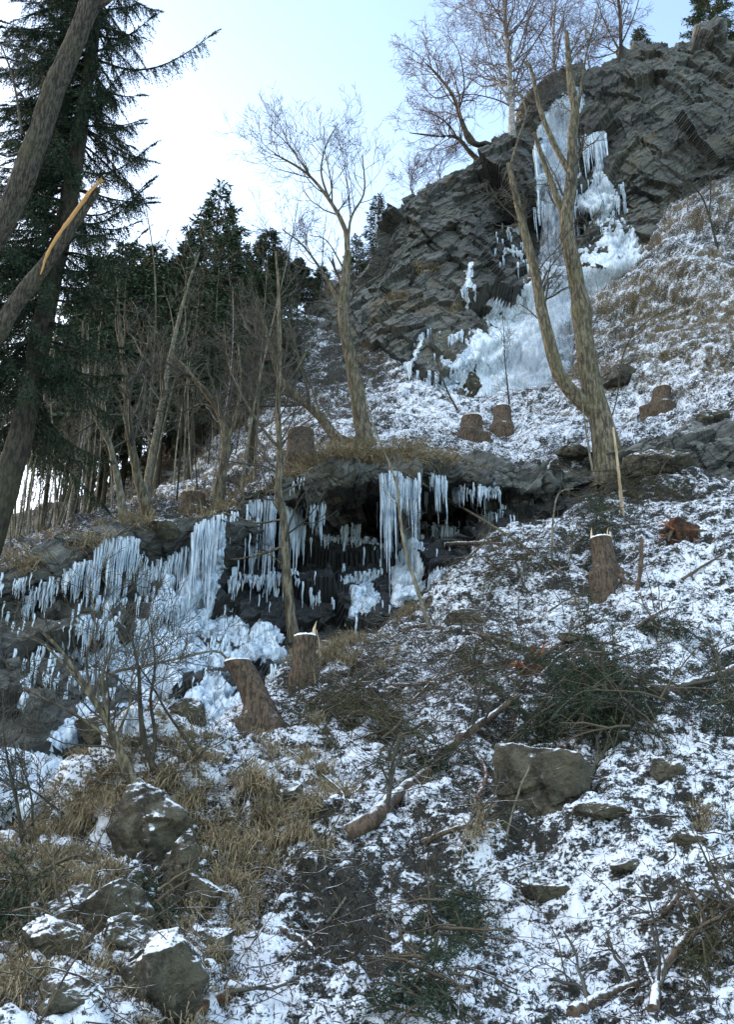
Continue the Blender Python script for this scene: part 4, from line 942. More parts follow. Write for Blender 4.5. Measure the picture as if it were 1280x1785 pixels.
for k in range(5):
    for i, (kk, px, o) in enumerate(sorted([s_ for s_ in SAPS if s_[0] == k], key=lambda q: q[1])):
        o['label'] = LB_[k].replace(' in the bare thicket above the left ledge', '') + ' in the left thicket, ' + (ORD[i]+' of its kind' if i == 0 else ORD[i]+' of its kind from the left')
# far mass of thin twigs behind the thicket
rg = np.random.default_rng(77); mb = MB(); st = []
for i in range(200):
    px = rg.uniform(-60, 560); Y = rg.uniform(32, 62); x = (px-640)/FPX*Y*1.12; g, _ = drop(x, Y)
    if g is None: continue
    h = rg.uniform(2.0, 5.5); z = np.linspace(0, 1, 7); P = g+np.stack([rg.normal()*.6*z**2+.1*np.sin(z*6+i), rg.normal()*.5*z, z*h-.1], -1)
    st.append((P, np.linspace(.025, .006, 7), 0))
    for k in range(7):
        t = rg.uniform(.25, .95); j = int(t*6); d = rotdir(P[min(j+1, 6)]-P[j-1 if j else 0], rg.uniform(.4, .9), rg); L = rg.uniform(.5, 1.6)
        zz = np.linspace(0, 1, 7)[:, None]; Q = P[j]+d*L*zz+np.array([0, 0, .25])*zz**2*L; st.append((Q, np.linspace(.012, .005, 7), 1))
o = store_mesh(st, lambda l: 3, .005).build('thicket', M['twig'], None, True)
tag(o, 'far off brown mass of thin bare stems behind the left wood', 'thicket', None, 'stuff')

# ---- big spruce at the upper left
def near_spruce():
    Y = 15.5; rg = np.random.default_rng(42)
    path = [(-40, 1010), (0, 880), (45, 720), (75, 560), (105, 420), (125, 320), (150, 150), (172, 0), (186, -110)]
    b = W(*path[0], Y); e = empty('big_spruce', b, 'tall dark spruce with drooping branches at the upper left', 'spruce')
    P = px_path(path, Y, 40)-b; R = np.linspace(.24, .09, 40); mb = MB(); tubes(mb, P, R, 14, 0, False, .12, 3); mb.build('trunk', M['bark_dark'], e)
    br, q_, d_, L_ = [], [], [], []
    spec = []
    for i in range(200):
        t = rg.uniform(.2, 1.0); a = rg.uniform(0, 2*math.pi); L = rg.uniform(.8, 1.75)*(1.05-.25*t); spec.append((t, a, L, rg.uniform(.1, .5)))
    for (px_, py_, tip) in [(160, 100, (372, 58)), (168, 60, (262, 32)), (150, 190, (243, 210)), (120, 290, (262, 255)), (110, 360, (258, 318)), (115, 380, (250, 330)), (90, 470, (250, 405)), (85, 520, (232, 440)), (140, 170, (210, 130)), (100, 440, (210, 520)), (70, 560, (-40, 520)), (100, 420, (0, 370)), (140, 200, (30, 150)), (150, 120, (10, 60)), (80, 600, (190, 560))]:
        p0 = W(px_, py_, Y)-b; p1 = W(tip[0], tip[1], Y+rg.uniform(-.7, .5))-b; s = np.linspace(0, 1, 12)
        Pb = p0+(p1-p0)*s[:, None]; Pb[:, 2] -= .55*np.sin(s*math.pi)*np.linalg.norm(p1-p0)*.45; br.append(Pb)
    for t, a, L, up in spec:
        j = int(t*39); p0 = P[j]; s = np.linspace(0, 1, 12); Pb = np.stack([p0[0]+np.cos(a)*s*L, p0[1]+np.sin(a)*s*L, p0[2]+L*(.12*s-.75*s**1.4+up*1.1*s**3)], -1); br.append(Pb)
    for i in range(110):
        t = rg.uniform(.3, .98); a = rg.uniform(2.2, 4.4); L = rg.uniform(1.0, 2.0); j = int(t*39); p0 = P[j]; s = np.linspace(0, 1, 12); br.append(np.stack([p0[0]+np.cos(a)*s*L, p0[1]+np.sin(a)*s*L, p0[2]+L*(.1*s-.85*s**1.4+.3*s**3)], -1))
    st = [(Q, np.linspace(.028, .006, 12), 0) for Q in br]
    store_mesh(st, lambda l: 5, .004).build('branches', M['bark_dark'], e)
    for Q in br:
        Lb = np.linalg.norm(np.diff(Q, axis=0), axis=1).sum(); m = int(62*Lb)+10; u = rg.uniform(.12, 1, m)**.85; x = u*11; i = np.minimum(x.astype(int), 10); q = Q[i]+(Q[i+1]-Q[i])*(x-i)[:, None]
        tg = Q[i+1]-Q[i]; tg /= np.linalg.norm(tg, axis=1, keepdims=True); sd = np.cross(tg, [0, 0, 1.]); sd /= np.linalg.norm(sd, axis=1, keepdims=True)+1e-6
        d = tg*.45+sd*rg.uniform(-.7, .7, m)[:, None]+np.array([0, 0, -1])*rg.uniform(.2, 1.4, m)[:, None]; d[u > .93] = tg[u > .93]; d /= np.linalg.norm(d, axis=1, keepdims=True)
        q_.append(q); d_.append(d); L_.append(rg.uniform(.16, .5, m)*(1.1-.45*u))
    q = np.concatenate(q_); d = np.concatenate(d_); L = np.concatenate(L_); n = len(q); fol = MB()
    J = 12
    for j in range(J):
        s = (j+rg.uniform(0, 1, n))/J*L; bb = q+d*s[:, None]+np.array([0, 0, -.25])*(s**2/L)[:, None]
        dj = d*.9+rg.normal(size=(n, 3))*.55; dj /= np.linalg.norm(dj, axis=1, keepdims=True); w = np.cross(dj, rg.normal(size=(n, 3))); w /= np.linalg.norm(w, axis=1, keepdims=True)
        l = rg.uniform(.035, .075, n)[:, None]; V = np.stack([bb-w*.009, bb+dj*l, bb+w*.009], 1); fol.add(V.reshape(-1, 3), np.arange(n*3).reshape(n, 3), np.repeat(rg.uniform(0, 1, n), 3))
    fol.build('crown', M['needles'], e, False)
near_spruce()
bare_tree('furrowed_tree', 'thick furrowed grey brown trunk leaning across the upper left corner', 'tree', (0, 0), [(-260, 1120), (-150, 760), (-60, 500), (20, 345), (80, 195), (130, 70), (170, -20), (215, -120)], (.165, .115),
  [([(38, 235), (25, 150), (8, 95), (-10, 60)], .02, .008), ([(50, 245), (40, 262), (10, 272), (-30, 250)], .02, .01), ([(60, 320), (30, 330), (-20, 335)], .025, .015), ([(150, 20), (190, 0), (225, -50)], .04, .03)], [K(n=0, L=1), K(n=8, L=.7), K(n=5, L=.5), K(n=4, L=.6), {}], 'bark_big', 'twig', 35, Y=10.0, k=22, rough=.1, ridge=.09)
bt = bare_tree('snapped_tree', 'snapped trunk with bright orange torn wood along its upper side at the left', 'broken tree', (0, 0), [(-260, 860), (-130, 690), (-30, 600), (30, 520), (90, 445), (140, 375), (168, 330)], (.13, .05), [], [{}], 'bark_big', 'twig', 36, Y=9.0, k=18, rough=.1, flare=1, ridge=.08)
b_ = np.array(bt.location)
mb = MB(); Q = px_path([(70, 478), (84, 440), (108, 402), (135, 365), (160, 330), (178, 313)], 8.93, 22)-b_
tubes(mb, Q, np.interp(np.linspace(0, 1, 22), [0, .2, .5, .8, 1], [.006, .022, .03, .026, .006]), 7, rng.uniform(0, 1, 1)[0], True, .35, 4)
for k in range(9):
    s = rng.uniform(-.05, .05, 2); tubes(mb, px_path([(150+k*2, 345-k*3), (165+k*1.6, 325-k), (172+k*1.2+s[0]*30, 312+s[1]*60)], 8.93+s[0], 6)-b_, np.linspace(.012, .002, 6), 4, rng.uniform())
mb.build('torn_wood', M['wood'], bt)
# ---------------------------------------------------------------- stumps
def stump(px, py, h, r, lean, label, seed=1, splinters=0, snow=True, flare=1.9, stretch=1.0, curve=0.0, roots=3, sink=.6):
    """h, r in metres, lean = sideways shift of the cut per metre"""
    p, _ = hit(px, py); e = empty('tree_stump', p, label, 'tree stump', 'cut tree stumps on the slope'); rg = np.random.default_rng(seed)
    n, k = 26, 44; t = np.linspace(0, 1, n); a = np.arange(k)/k*2*math.pi
    z = -sink+t*(h+sink); cx = lean*h*np.clip(z/h, 0, 1)**(1+curve); T, A = np.meshgrid(t, a, indexing='ij')
    zz = np.clip(z/h, 0, 1)[:, None]; lob = .5+.5*np.cos(A*roots+rg.uniform(0, 6))*.8+.3*np.cos(A*5+rg.uniform(0, 6))
    rad = r*(1+(flare-1)*np.exp(-zz*5.5)*(.35+.9*np.clip(lob, 0, 1.4)))*(1-.06*zz)
    C = np.stack([np.cos(A), np.sin(A), T*h/r], -1)
    rad = rad*(1+.05*fbm(C, 1.5, 3, seed)+.035*fbm(C*np.array([1, 1, .35]), 7, 2, seed+2)*(zz < .995))
    V = np.stack([cx[:, None]+rad*np.cos(A), rad*np.sin(A)*stretch, z[:, None]+rad*0-.0*A], -1)
    V[-3:, :, 2] += lean*-.12*(V[-3:, :, 0]-cx[-3:, None])+.05*h*(np.sin(a*1.0+1)*.25)[None]
    idx = np.arange(n*k).reshape(n, k); j = np.roll(idx, -1, 1); mb = MB(); mb.add(V.reshape(-1, 3), np.stack([idx[:-1], j[:-1], j[1:], idx[1:]], -1).reshape(-1, 4)); mb.build('bark_shell', M['stump'], e)
    top = V[-1]; c = top.mean(0); rings = [top+np.array([0, 0, -.004])]
    for s in (.93, .7, .4, .12): rings.append(c+(top-c)*s+np.array([0, 0, .012+.012*rg.random()])+np.concatenate([np.zeros((k, 2)), .006*rg.normal(size=(k, 1))], 1))
    R_ = np.stack(rings); idx = np.arange(len(rings)*k).reshape(-1, k); j = np.roll(idx, -1, 1); mb = MB(); mb.add(R_.reshape(-1, 3), np.stack([idx[:-1], j[:-1], j[1:], idx[1:]], -1).reshape(-1, 4)); mb.add(rings[-1], [list(range(k))])
    mb.build('cut_face', M['snow'] if snow else M['pale_wood'], e)
    for s in range(splinters):
        a_ = rg.uniform(2.6, 6.6); q = c+np.array([math.cos(a_), math.sin(a_), 0])*r*rg.uniform(.75, .9); mb = MB(); hh = rg.uniform(.05, .16)*(1.6 if s == 0 else 1)
        tubes(mb, q+np.array([[0, 0, -.03], [0, 0, hh*.5], [rg.normal()*.02, 0, hh]]), np.array([.03, .02, .002])*rg.uniform(.5, 1.1), 4, rg.random()); mb.build('splinter', M['pale_wood'], e)
    for s in range(roots):
        a_ = rg.uniform(0, 6.28) if s else (0.2 if lean < 0 else 3.3); L = r*rg.uniform(1.6, 3.0); u = np.linspace(0, 1, 9); mb = MB()
        q = np.stack([np.cos(a_)*(r*.7+u*L), np.sin(a_)*(r*.7+u*L)*.7, .16*h*(1-u)**1.5+.04*np.sin(u*5)], -1); q += p
        for i_ in range(9):
            g, _ = drop(q[i_, 0], q[i_, 1])
            if g is not None: q[i_, 2] = min(max(g[2]-.03, q[i_, 2]-1), g[2]+.16*h*(1-u[i_])**1.5)
        tubes(mb, q-p, r*.34*(1-u)**.7+.015, 9, 0, False, .15, seed+s); mb.build('root', M['stump'], e)
    return e
n = NT('snow'); a_ = n.noise(14, 4, .6); n.bump(a_, .5, .02); M['snow'] = n.fin((.85, .87, .89), .8, .2)
stump(458, 1262, .74, .17, -.46, 'leaning brown tree stump with a snowy cut top beside the ice mound', 1, 0, True, 2.0, 1, .5, 4)
stump(529, 1176, .50, .155, .02, 'upright brown stump with snowy top in front of the slender tree', 2, 1, True, 1.25, 1, 0, 2)
stump(1056, 1002, .60, .18, -.03, 'tall grey stump with splintered rim beside the brush on the right slope', 3, 4, True, 1.7, 1, 0, 3)
stump(822, 762, .54, .29, .05, 'squat wide rooted stump on the terrace, left of two', 4, 0, False, 1.9, 1, 0, 3)
stump(876, 748, .68, .26, .06, 'squat round stump on the terrace, right of two, below the white apron', 5, 0, True, 1.8, 1, 0, 3)
stump(1152, 712, .62, .26, .2, 'worn grey stump with long root on the snowy slope right of the double tree', 6, 0, False, 2.0, 1, 0, 3)
stump(524, 800, .62, .28, 0, 'dark square stump at the top of the ledge behind the slender tree', 7, 0, False, 1.3, 1, 0, 2)
stump(334, 892, .36, .26, 0, 'low reddish stump on the ledge above the tall cascade', 8, 2, False, 1.3, 1, 0, 2)

# ---------------------------------------------------------------- boulders
import bmesh
def ico(sub):
    bm = bmesh.new(); bmesh.ops.create_icosphere(bm, subdivisions=sub, radius=1); v = np.array([x.co[:] for x in bm.verts]); f = np.array([[y.index for y in x.verts] for x in bm.faces]); bm.free(); return v, f
IV, IF = ico(6)
def boulder(px, py, wpx, hpx, label, seed, depth=.8, tilt=0.0, sinkf=.25, mat='boulder', name='boulder', face=None, group='boulders lying on the slope'):
    p, nn = hit(px, py+hpx*.15); dist = p[1]*CP+p[2]*SP; a = wpx/2/FPX*dist; c = hpx/2/FPX*dist; b = max(a, c)*depth; rg = np.random.default_rng(seed)
    N_ = rg.normal(size=(13, 3)); N_ /= np.linalg.norm(N_, axis=1, keepdims=True); hh = rg.uniform(.68, 1.0, 13)
    q = np.maximum(IV@N_.T, 1e-3); R = (hh/q); R = -np.log(np.exp(-R*45).sum(1))/45; R = np.clip(R, .3, 1.35)
    V = IV*R[:, None]; V = V*np.array([a, b, c])*1.08
    ca, sa = math.cos(tilt), math.sin(tilt); V[:, [0, 2]] = np.stack([V[:, 0]*ca-V[:, 2]*sa, V[:, 0]*sa+V[:, 2]*ca], -1)
    s = 1/max(a, c)
    nr = IV; V = V + nr*(.06*rockblocks(V+seed, .45/s, .6/s, seed, .1)+.03*rockblocks(V+seed, .2/s, .3/s, seed+1, .1)+.03*fbm(V+seed, 5*s, 3, seed))[:, None]/s
    cpt = W(px, py, p[1]+b*.15); cpt = cpt - np.array([0, 0, .0])
    o = mesh_np(name, V, IF, np.full(len(IF), 3), M[mat], True); o.location = [float(t) for t in cpt]
    return tag(o, label, 'boulder', group)
boulder(948, 1372, 178, 128, 'large cracked greenish boulder with a snow cap under the brush pile', 1, .8, .15)
boulder(275, 1462, 112, 215, 'tall leaning brown rock slab below the bare bush at lower left', 2, .7, .35)
boulder(292, 1712, 150, 170, 'big grey rock with a square snow patch at the bottom left', 3, .8, -.1)
boulder(205, 1590, 90, 120, 'dark mossy rock face in shadow beneath the leaning slab', 4, .8, .1)
boulder(955, 1556, 85, 32, 'flat dark rock poking out of the snow in the lower middle right', 5, .8, -.15)
boulder(1160, 1342, 50, 34, 'small rounded dark rock in the snow right of the large cracked boulder', 6)
boulder(1040, 1418, 80, 26, 'low mossy rock at the lower right foot of the large boulder', 7)
boulder(1200, 1462, 52, 28, 'small dark rock beside grass tufts near the right edge', 8)
boulder(1000, 1112, 36, 26, 'small round rock on the snow above the brush pile', 9)
boulder(115, 1655, 130, 70, 'dark layered rock under snow streaks at lower left', 10, .8, -.4)
boulder(350, 1560, 80, 55, 'grassy rock right of the leaning slab', 11)
boulder(315, 1520, 46, 110, 'narrow dark slab edge standing right behind the leaning slab', 31, .6, -.3)
boulder(120, 1590, 110, 60, 'low mossy outcrop above the layered rock at lower left', 32, .8, .2)
boulder(375, 1650, 70, 60, 'dark rock right of the big grey rock near the bottom left', 33, .8, .2)
boulder(215, 1640, 80, 80, 'dark broken rock between the leaning slab and the big grey rock', 34, .8, .3)
boulder(400, 1430, 60, 40, 'rock half covered with hanging dry grass right of the slab', 35)
boulder(505, 1385, 50, 34, 'small brown rock under dry grass in the left foreground', 36)
boulder(120, 1735, 110, 60, 'dark rock in the bottom left corner', 37)
boulder(820, 1085, 70, 30, 'dark rock under grass near the middle of the slope', 12)
boulder(1100, 1508, 50, 22, 'tiny flat rock right of the flat dark one', 13)
boulder(1235, 733, 55, 38, 'tan faced rock outcrop on the right slope above the rock band', 14, .8, .3)
boulder(1080, 662, 70, 34, 'dark low rock right of the double tree at the foot of the apron', 15, .8, .1)
boulder(1010, 795, 60, 24, 'dark slab under the roots of the double tree', 16)
boulder(1150, 815, 120, 50, 'broad mossy rock in the band at the right', 17, .7, -.1)
boulder(330, 1240, 60, 50, 'dark wet rock showing through the ice mound', 18, .7, .3)
boulder(175, 1275, 70, 60, 'dark wet rock between the frozen pool and the ice apron', 19, .7, .3)
boulder(282, 925, 55, 26, 'snowy flat block on the lip of the lower cliff left of the cascade', 20, .8, -.2)
boulder(825, 680, 40, 50, 'dark rock splitting the left side of the white apron', 21, .6, .3)

# ---------------------------------------------------------------- branches and logs on the ground
def on_ground(pts, lift=.05, n=22, fix=False):
    """world path following the slope under a pixel path; third value lifts a point off the ground"""
    out = []
    for a in pts:
        p, nn = hit(a[0], a[1])
        if fix and out: q = W(a[0], a[1], Y0); out.append(q); continue
        Y0 = p[1]; q = W(a[0], a[1], p[1]-(0 if fix or len(a) < 3 else a[2])); out.append(q-np.array([0, 0, .08]) if fix else q+nn*lift)
    return resample(out, n)
def branch(pts, r0, r1, label, mat='log', seed=0, twigs=6, L=.5, name='fallen_branch', cat='branch', tmat='twig', lift=None, group=None, k=9, rough=.12, fix=False):
    P = on_ground(pts, r0*.5 if lift is None else lift, 22, fix); b = P[0].copy(); e = empty(name, b, label, cat, group or 'fallen branches on the snowy slope'); rg = np.random.default_rng(seed)
    P = P-b; P[1:-1] += .08*r0*rg.normal(size=(len(P)-2, 3)); R = np.linspace(r0, r1, len(P)); mb = MB(); tubes(mb, P, R, k, 0, True, rough, seed); mb.build('stem', M[mat], e)
    st = []
    for i in range(twigs):
        x = rg.uniform(.25, 1)*(len(P)-1); j = min(int(x), len(P)-2); d = rotdir(P[j+1]-P[j], rg.uniform(.5, 1.1), rg)+np.array([0, -.25, .15]); grow(st, P[j], d, L*rg.uniform(.5, 1.3), max(r1*.6, .005), 0, 1, rg, .2, .0, (4, 3))
    if st: store_mesh(st, seed=seed, rmin=.0025).build('twigs', M[tmat], e)
    return e
BR = [
 ([(614, 1458), (655, 1425), (700, 1388), (745, 1350)], .085, .05, 'rotten reddish log lying diagonally in the lower middle', 'log', 3),
 ([(745, 1340), (800, 1290), (860, 1245), (905, 1215)], .06, .03, 'dark log continuing up from the rotten one towards the brush pile', 'log', 8),
 ([(1135, 1212), (1180, 1202), (1235, 1188), (1300, 1160)], .075, .055, 'thick smooth snowy log entering from the right below the snowfield', 'log', 8),
 ([(1000, 1770), (1060, 1740), (1112, 1720)], .045, .03, 'short pinkish snowy log near the lower right', 'log', 4),
 ([(1140, 1765), (1155, 1710), (1190, 1645), (1225, 1610), (1250, 1580)], .04, .02, 'curved grey branch rising at the lower right corner', 'log', 8),
 ([(1110, 1625), (1125, 1680), (1150, 1740)], .02, .01, 'thin dark stick crossing the curved grey branch', 'log', 4),
 ([(778, 950), (830, 948), (880, 952)], .05, .035, 'horizontal grey log with snow in front of the recess', 'log', 0),
 ([(700, 822, .4), (800, 880, .9), (880, 930, .8), (985, 1002, .1)], .028, .02, 'long thin pole leaning diagonally from the terrace lip down to the slope', 'bark', 6),
 ([(620, 1192), (700, 1195), (760, 1192)], .03, .02, 'dark straight branch with snow lying right of the upright stump', 'log', 5),
 ([(700, 1100), (740, 1092), (820, 1105), (900, 1125), (930, 1135)], .04, .02, 'long grey branch with snow lying across the middle of the slope', 'log', 12),
 ([(560, 1350), (600, 1395), (560, 1480)], .012, .006, 'thin arched twig in the middle foreground', 'log', 3),
 ([(490, 1620), (530, 1645), (575, 1695)], .028, .012, 'dark snowy stick left of the bare earth bank', 'log', 4),
 ([(570, 1610), (600, 1570), (630, 1515)], .012, .007, 'pale thin stick lying over the bare earth bank', 'bark_light', 2),
 ([(722, 1490), (716, 1550), (728, 1620), (735, 1680), (728, 1760)], .02, .01, 'reddish hanging root running down the lower middle', 'redbark', 4),
 ([(830, 1395), (845, 1360), (838, 1330), (805, 1315)], .028, .016, 'curled peeling branch left of the large boulder', 'redbark', 4),
 ([(540, 1470), (620, 1380), (690, 1310), (770, 1240)], .018, .01, 'long thin pole lying upslope in the middle foreground', 'log', 6),
 ([(340, 1760), (390, 1740), (410, 1730)], .05, .03, 'broken red wood end at the bottom left', 'redbark', 2),
 ([(800, 1130), (760, 1180), (700, 1240)], .02, .01, 'thin stick above the brown spruce brush', 'log', 6),
 ([(960, 1000), (990, 990), (1030, 985)], .03, .02, 'broken branch left of the tall grey stump', 'log', 6),
 ([(740, 1470), (800, 1445), (860, 1440)], .03, .015, 'dark root with hanging fibres above the hollow in the lower middle', 'log', 8),
 ([(900, 1240), (960, 1160), (1000, 1130)], .03, .012, 'stick poking up from the brush pile to the snowfield', 'log', 6),
 ([(1110, 1095), (1140, 1075), (1165, 1060)], .03, .015, 'twiggy branch end on the snowfield above the brush pile', 'log', 6),
 ([(1190, 1010), (1230, 985), (1290, 950)], .025, .012, 'dark branch lying on snow at the right edge below the root plate', 'log', 6),
 ([(880, 1330), (940, 1290), (1010, 1270)], .03, .02, 'branch resting on top of the large cracked boulder', 'log', 6),
 ([(1010, 1390), (1050, 1320), (1090, 1270)], .03, .02, 'straight branch leaning beside the large boulder', 'bark', 3),
 ([(880, 1450, .1), (905, 1380, .5), (925, 1335, .9)], .012, .008, 'thin green stalk standing before the large boulder', 'bark_light', 0),
 ([(1110, 1030), (1118, 985), (1120, 940, .2)], .035, .03, 'short pale upright stick right of the tall grey stump', 'log', 0),
 ([(1086, 895), (1080, 830, .1), (1070, 745, .2)], .035, .02, 'tall thin broken snag standing behind the brush by the tall grey stump', 'pale_bark', 0),
 ([(1040, 850), (1025, 770, .1), (1016, 700, .2)], .035, .015, 'thin broken pole standing against the double tree', 'bark_light', 3),
 ([(962, 975, .1), (965, 905, .3), (975, 860, .4), (1000, 852, .4)], .02, .012, 'hooked grey branch standing left of the tall grey stump', 'bark_light', 5),
 ([(558, 1165), (558, 1130), (552, 1098)], .016, .006, 'short pale splinter pole beside the upright stump', 'pale_bark', 0),
 ([(1190, 1560), (1150, 1600), (1120, 1610)], .025, .01, 'dark twig fan above the curved grey branch', 'log', 8),
 ([(180, 1350), (260, 1345), (340, 1320), (395, 1290)], .015, .008, 'thin dark branch lying below the bare bushes', 'log', 6),
 ([(560, 1120), (640, 1125), (700, 1105)], .03, .014, 'branch end with pale cut beside the upright stump', 'log', 8),
]
M['redbark'] = make_snowtop('red_bark', (.06, .03, .018), (.20, .10, .055), .8, 1.05, 14)
M['pale_bark'] = make_bark('pale_split_wood', (.30, .22, .13), (.52, .42, .28), 14, .15, .1)
for i, (pt_, r0, r1, lb, mt, tw) in enumerate(BR): branch(pt_, r0, r1, lb, mt, 200+i, tw, .55, fix=any(w_ in lb for w_ in ('stalk', 'upright stick', 'snag', 'broken pole', 'hooked', 'splinter pole', 'hanging root')))

# ---------------------------------------------------------------- brush piles of spruce boughs
def brush(px, py, rx, ry, nb, label, seed, mat='needles', h=.5, sticks=10, dens=1.0, name='brush_pile', cat='brush pile', drop_=.5):
    p, nn = hit(px, py); dist = p[1]*CP+p[2]*SP; ax = rx/FPX*dist; az = ry/FPX*dist; rg = np.random.default_rng(seed)
    e = empty(name, p, label, cat, 'heaps of spruce boughs'); up = np.array([0, -.45, .9]); st = []; q_, d_ = [], []
    for i in range(nb):
        u = rg.normal(size=2)*.45; g, gn = hit(px+u[0]*rx, py+u[1]*ry)
        if abs(g[1]-p[1]) > 2.5: continue
        b = g-p+gn*rg.uniform(0, h)*.7; d = np.array([rg.normal(), rg.normal()*.4, rg.normal()*.7-drop_]); d = d/np.linalg.norm(d); L = rg.uniform(.4, 1.0)*min(1, ax*1.2+.25); s = np.linspace(0, 1, 7)[:, None]
        P = b+d*L*s+np.array([0, -.1, -.35])*L*s**2; st.append((P, np.linspace(.009, .003, 7), 0)); m = int(42*L*dens)+6; x = rg.uniform(0, 5.99, m); j = x.astype(int); q = P[j]+(P[j+1]-P[j])*(x-j)[:, None]
        dd = (P[j+1]-P[j]); dd /= np.linalg.norm(dd, axis=1, keepdims=True); dd = dd+rg.normal(size=(m, 3))*.7; q_.append(q); d_.append(dd)
    for i in range(sticks):
        u = rg.normal(size=2)*.5; g, gn = hit(px+u[0]*rx, py+u[1]*ry); b = g-p+gn*rg.uniform(.05, h); d = np.array([rg.normal(), rg.normal()*.3, rg.normal()*.7]); grow(st, b, d, rg.uniform(.5, 1.2)*(ax+.3), rg.uniform(.006, .018), 0, 1, rg, .14, -.02, (5, 3))
    for lv, nm in ((0, 'boughs'),):
        store_mesh(st, lambda l: 4 if l == 0 else 3, .003, seed).build(nm, M['log_thin'], e)
    if q_:
        q = np.concatenate(q_); d = np.concatenate(d_); d /= np.linalg.norm(d, axis=1, keepdims=True); n = len(q); fol = MB()
        for j in range(7):
            s0 = j/7*.16; b = q+d*s0; dj = d*.8+rg.normal(size=(n, 3))*.6; dj /= np.linalg.norm(dj, axis=1, keepdims=True); w = np.cross(dj, rg.normal(size=(n, 3))); w /= np.linalg.norm(w, axis=1, keepdims=True)
            l = rg.uniform(.025, .06, n)[:, None]; fol.add(np.stack([b-w*.005, b+dj*l, b+w*.005], 1).reshape(-1, 3), np.arange(n*3).reshape(n, 3), np.repeat(rg.uniform(0, 1, n), 3))
        fol.build('needles', M[mat], e, False)
    return e
M['log_thin'] = make_flat('brush_sticks', (.035, .027, .018), (.12, .095, .06))
BP = [
 (1040, 1215, 95, 75, 120, 'biggest dark heap of spruce boughs, above the large cracked boulder', 'needles', .6, 34),
 (605, 1250, 65, 40, 64, 'brownish spruce boughs heaped right of the leaning stump', 'needles_dry', .4, 16),
 (45, 1590, 50, 60, 70, 'dark green bough heap at the left edge near the bottom', 'needles', .5, 8),
 (1275, 1235, 40, 50, 60, 'dark bough heap around the thick log at the right edge', 'needles', .5, 12),
 (1110, 855, 80, 26, 60, 'green boughs below the rock band behind the tall grey stump', 'needles_dry', .4, 20),
 (1040, 920, 34, 60, 50, 'dark boughs hanging behind the tall grey stump', 'needles', .5, 10),
 (860, 1170, 70, 50, 40, 'loose brush of thin sticks left of the biggest bough heap', 'needles_dry', .35, 30),
 (740, 1330, 40, 30, 30, 'small green bough above the rotten log', 'needles', .3, 5),
 (1150, 1100, 34, 24, 26, 'small green bough lying on the snowfield', 'needles', .25, 5),
 (780, 1620, 40, 50, 40, 'green boughs in the hollow at the lower middle', 'needles', .3, 10),
 (250, 1590, 34, 36, 34, 'small green boughs in the shade beside the big grey rock', 'needles', .25, 4),
 (1255, 1625, 36, 60, 30, 'tangle of dark twigs at the lower right edge', 'needles_dry', .4, 18),
 (745, 1750, 50, 40, 30, 'dark boughs at the bottom edge in the middle', 'needles', .25, 10),
 (680, 1290, 50, 40, 26, 'thin brush between the brown boughs and the rotten log', 'needles_dry', .3, 16),
 (900, 985, 60, 30, 24, 'mossy sticks below the horizontal grey log', 'needles_dry', .3, 20),
 (20, 1390, 26, 34, 26, 'faint green boughs on the frozen pool edge at the far left', 'needles', .3, 4),
]
for i, (x, y, rx, ry, nb, lb, mt, h_, sk) in enumerate(BP): brush(x, y, rx, ry, nb, lb, 300+i, mt, h_, sk)
# torn root plate
def root_plate(px, py, wpx, label, seed):
    p, nn = hit(px, py); s = wpx/FPX*p[1]; e = empty('root_plate', p, label, 'root plate'); rg = np.random.default_rng(seed)
    R = 1+.35*fbm(IV, 1.6, 4, seed); V = IV*R[:, None]*np.array([.5, .3, .42])*s; o = mesh_np('torn_base', V, IF, np.full(len(IF), 3), M['root_soil'], True, None, e)
    for i in range(16):
        a = rg.uniform(0, 6.28); d = np.array([math.cos(a), -.5+rg.normal()*.3, math.sin(a)]); st = []; grow(st, d*.3*s*np.array([1.1, .6, .9]), d, s*rg.uniform(.35, .8), rg.uniform(.015, .04), 0, 1, rg, .3, -.03, (3,)); store_mesh(st, lambda l: 6, .004, i).build('root', M['redwood'] if i % 3 else M['log_thin'], e)
n = NT('root_soil'); a_ = n.noise(5, 5, .7); b_2 = n.noise(18, 4, .7); c_ = n.mix(n.ss(a_, .4, .6), (.022, .015, .011), (.11, .052, .026)); c_ = n.mix(n.math('MULTIPLY', n.ss(b_2, .45, .7), .6), c_, (.05, .025, .015)); n.bump(b_2, 1., .05); M['root_soil'] = n.fin(c_, .9, .2)
root_plate(1190, 935, 66, 'torn root plate with reddish rotten wood right of the tall grey stump', 1)
root_plate(935, 1172, 60, 'split red brown wood poking from the left of the biggest bough heap', 2)

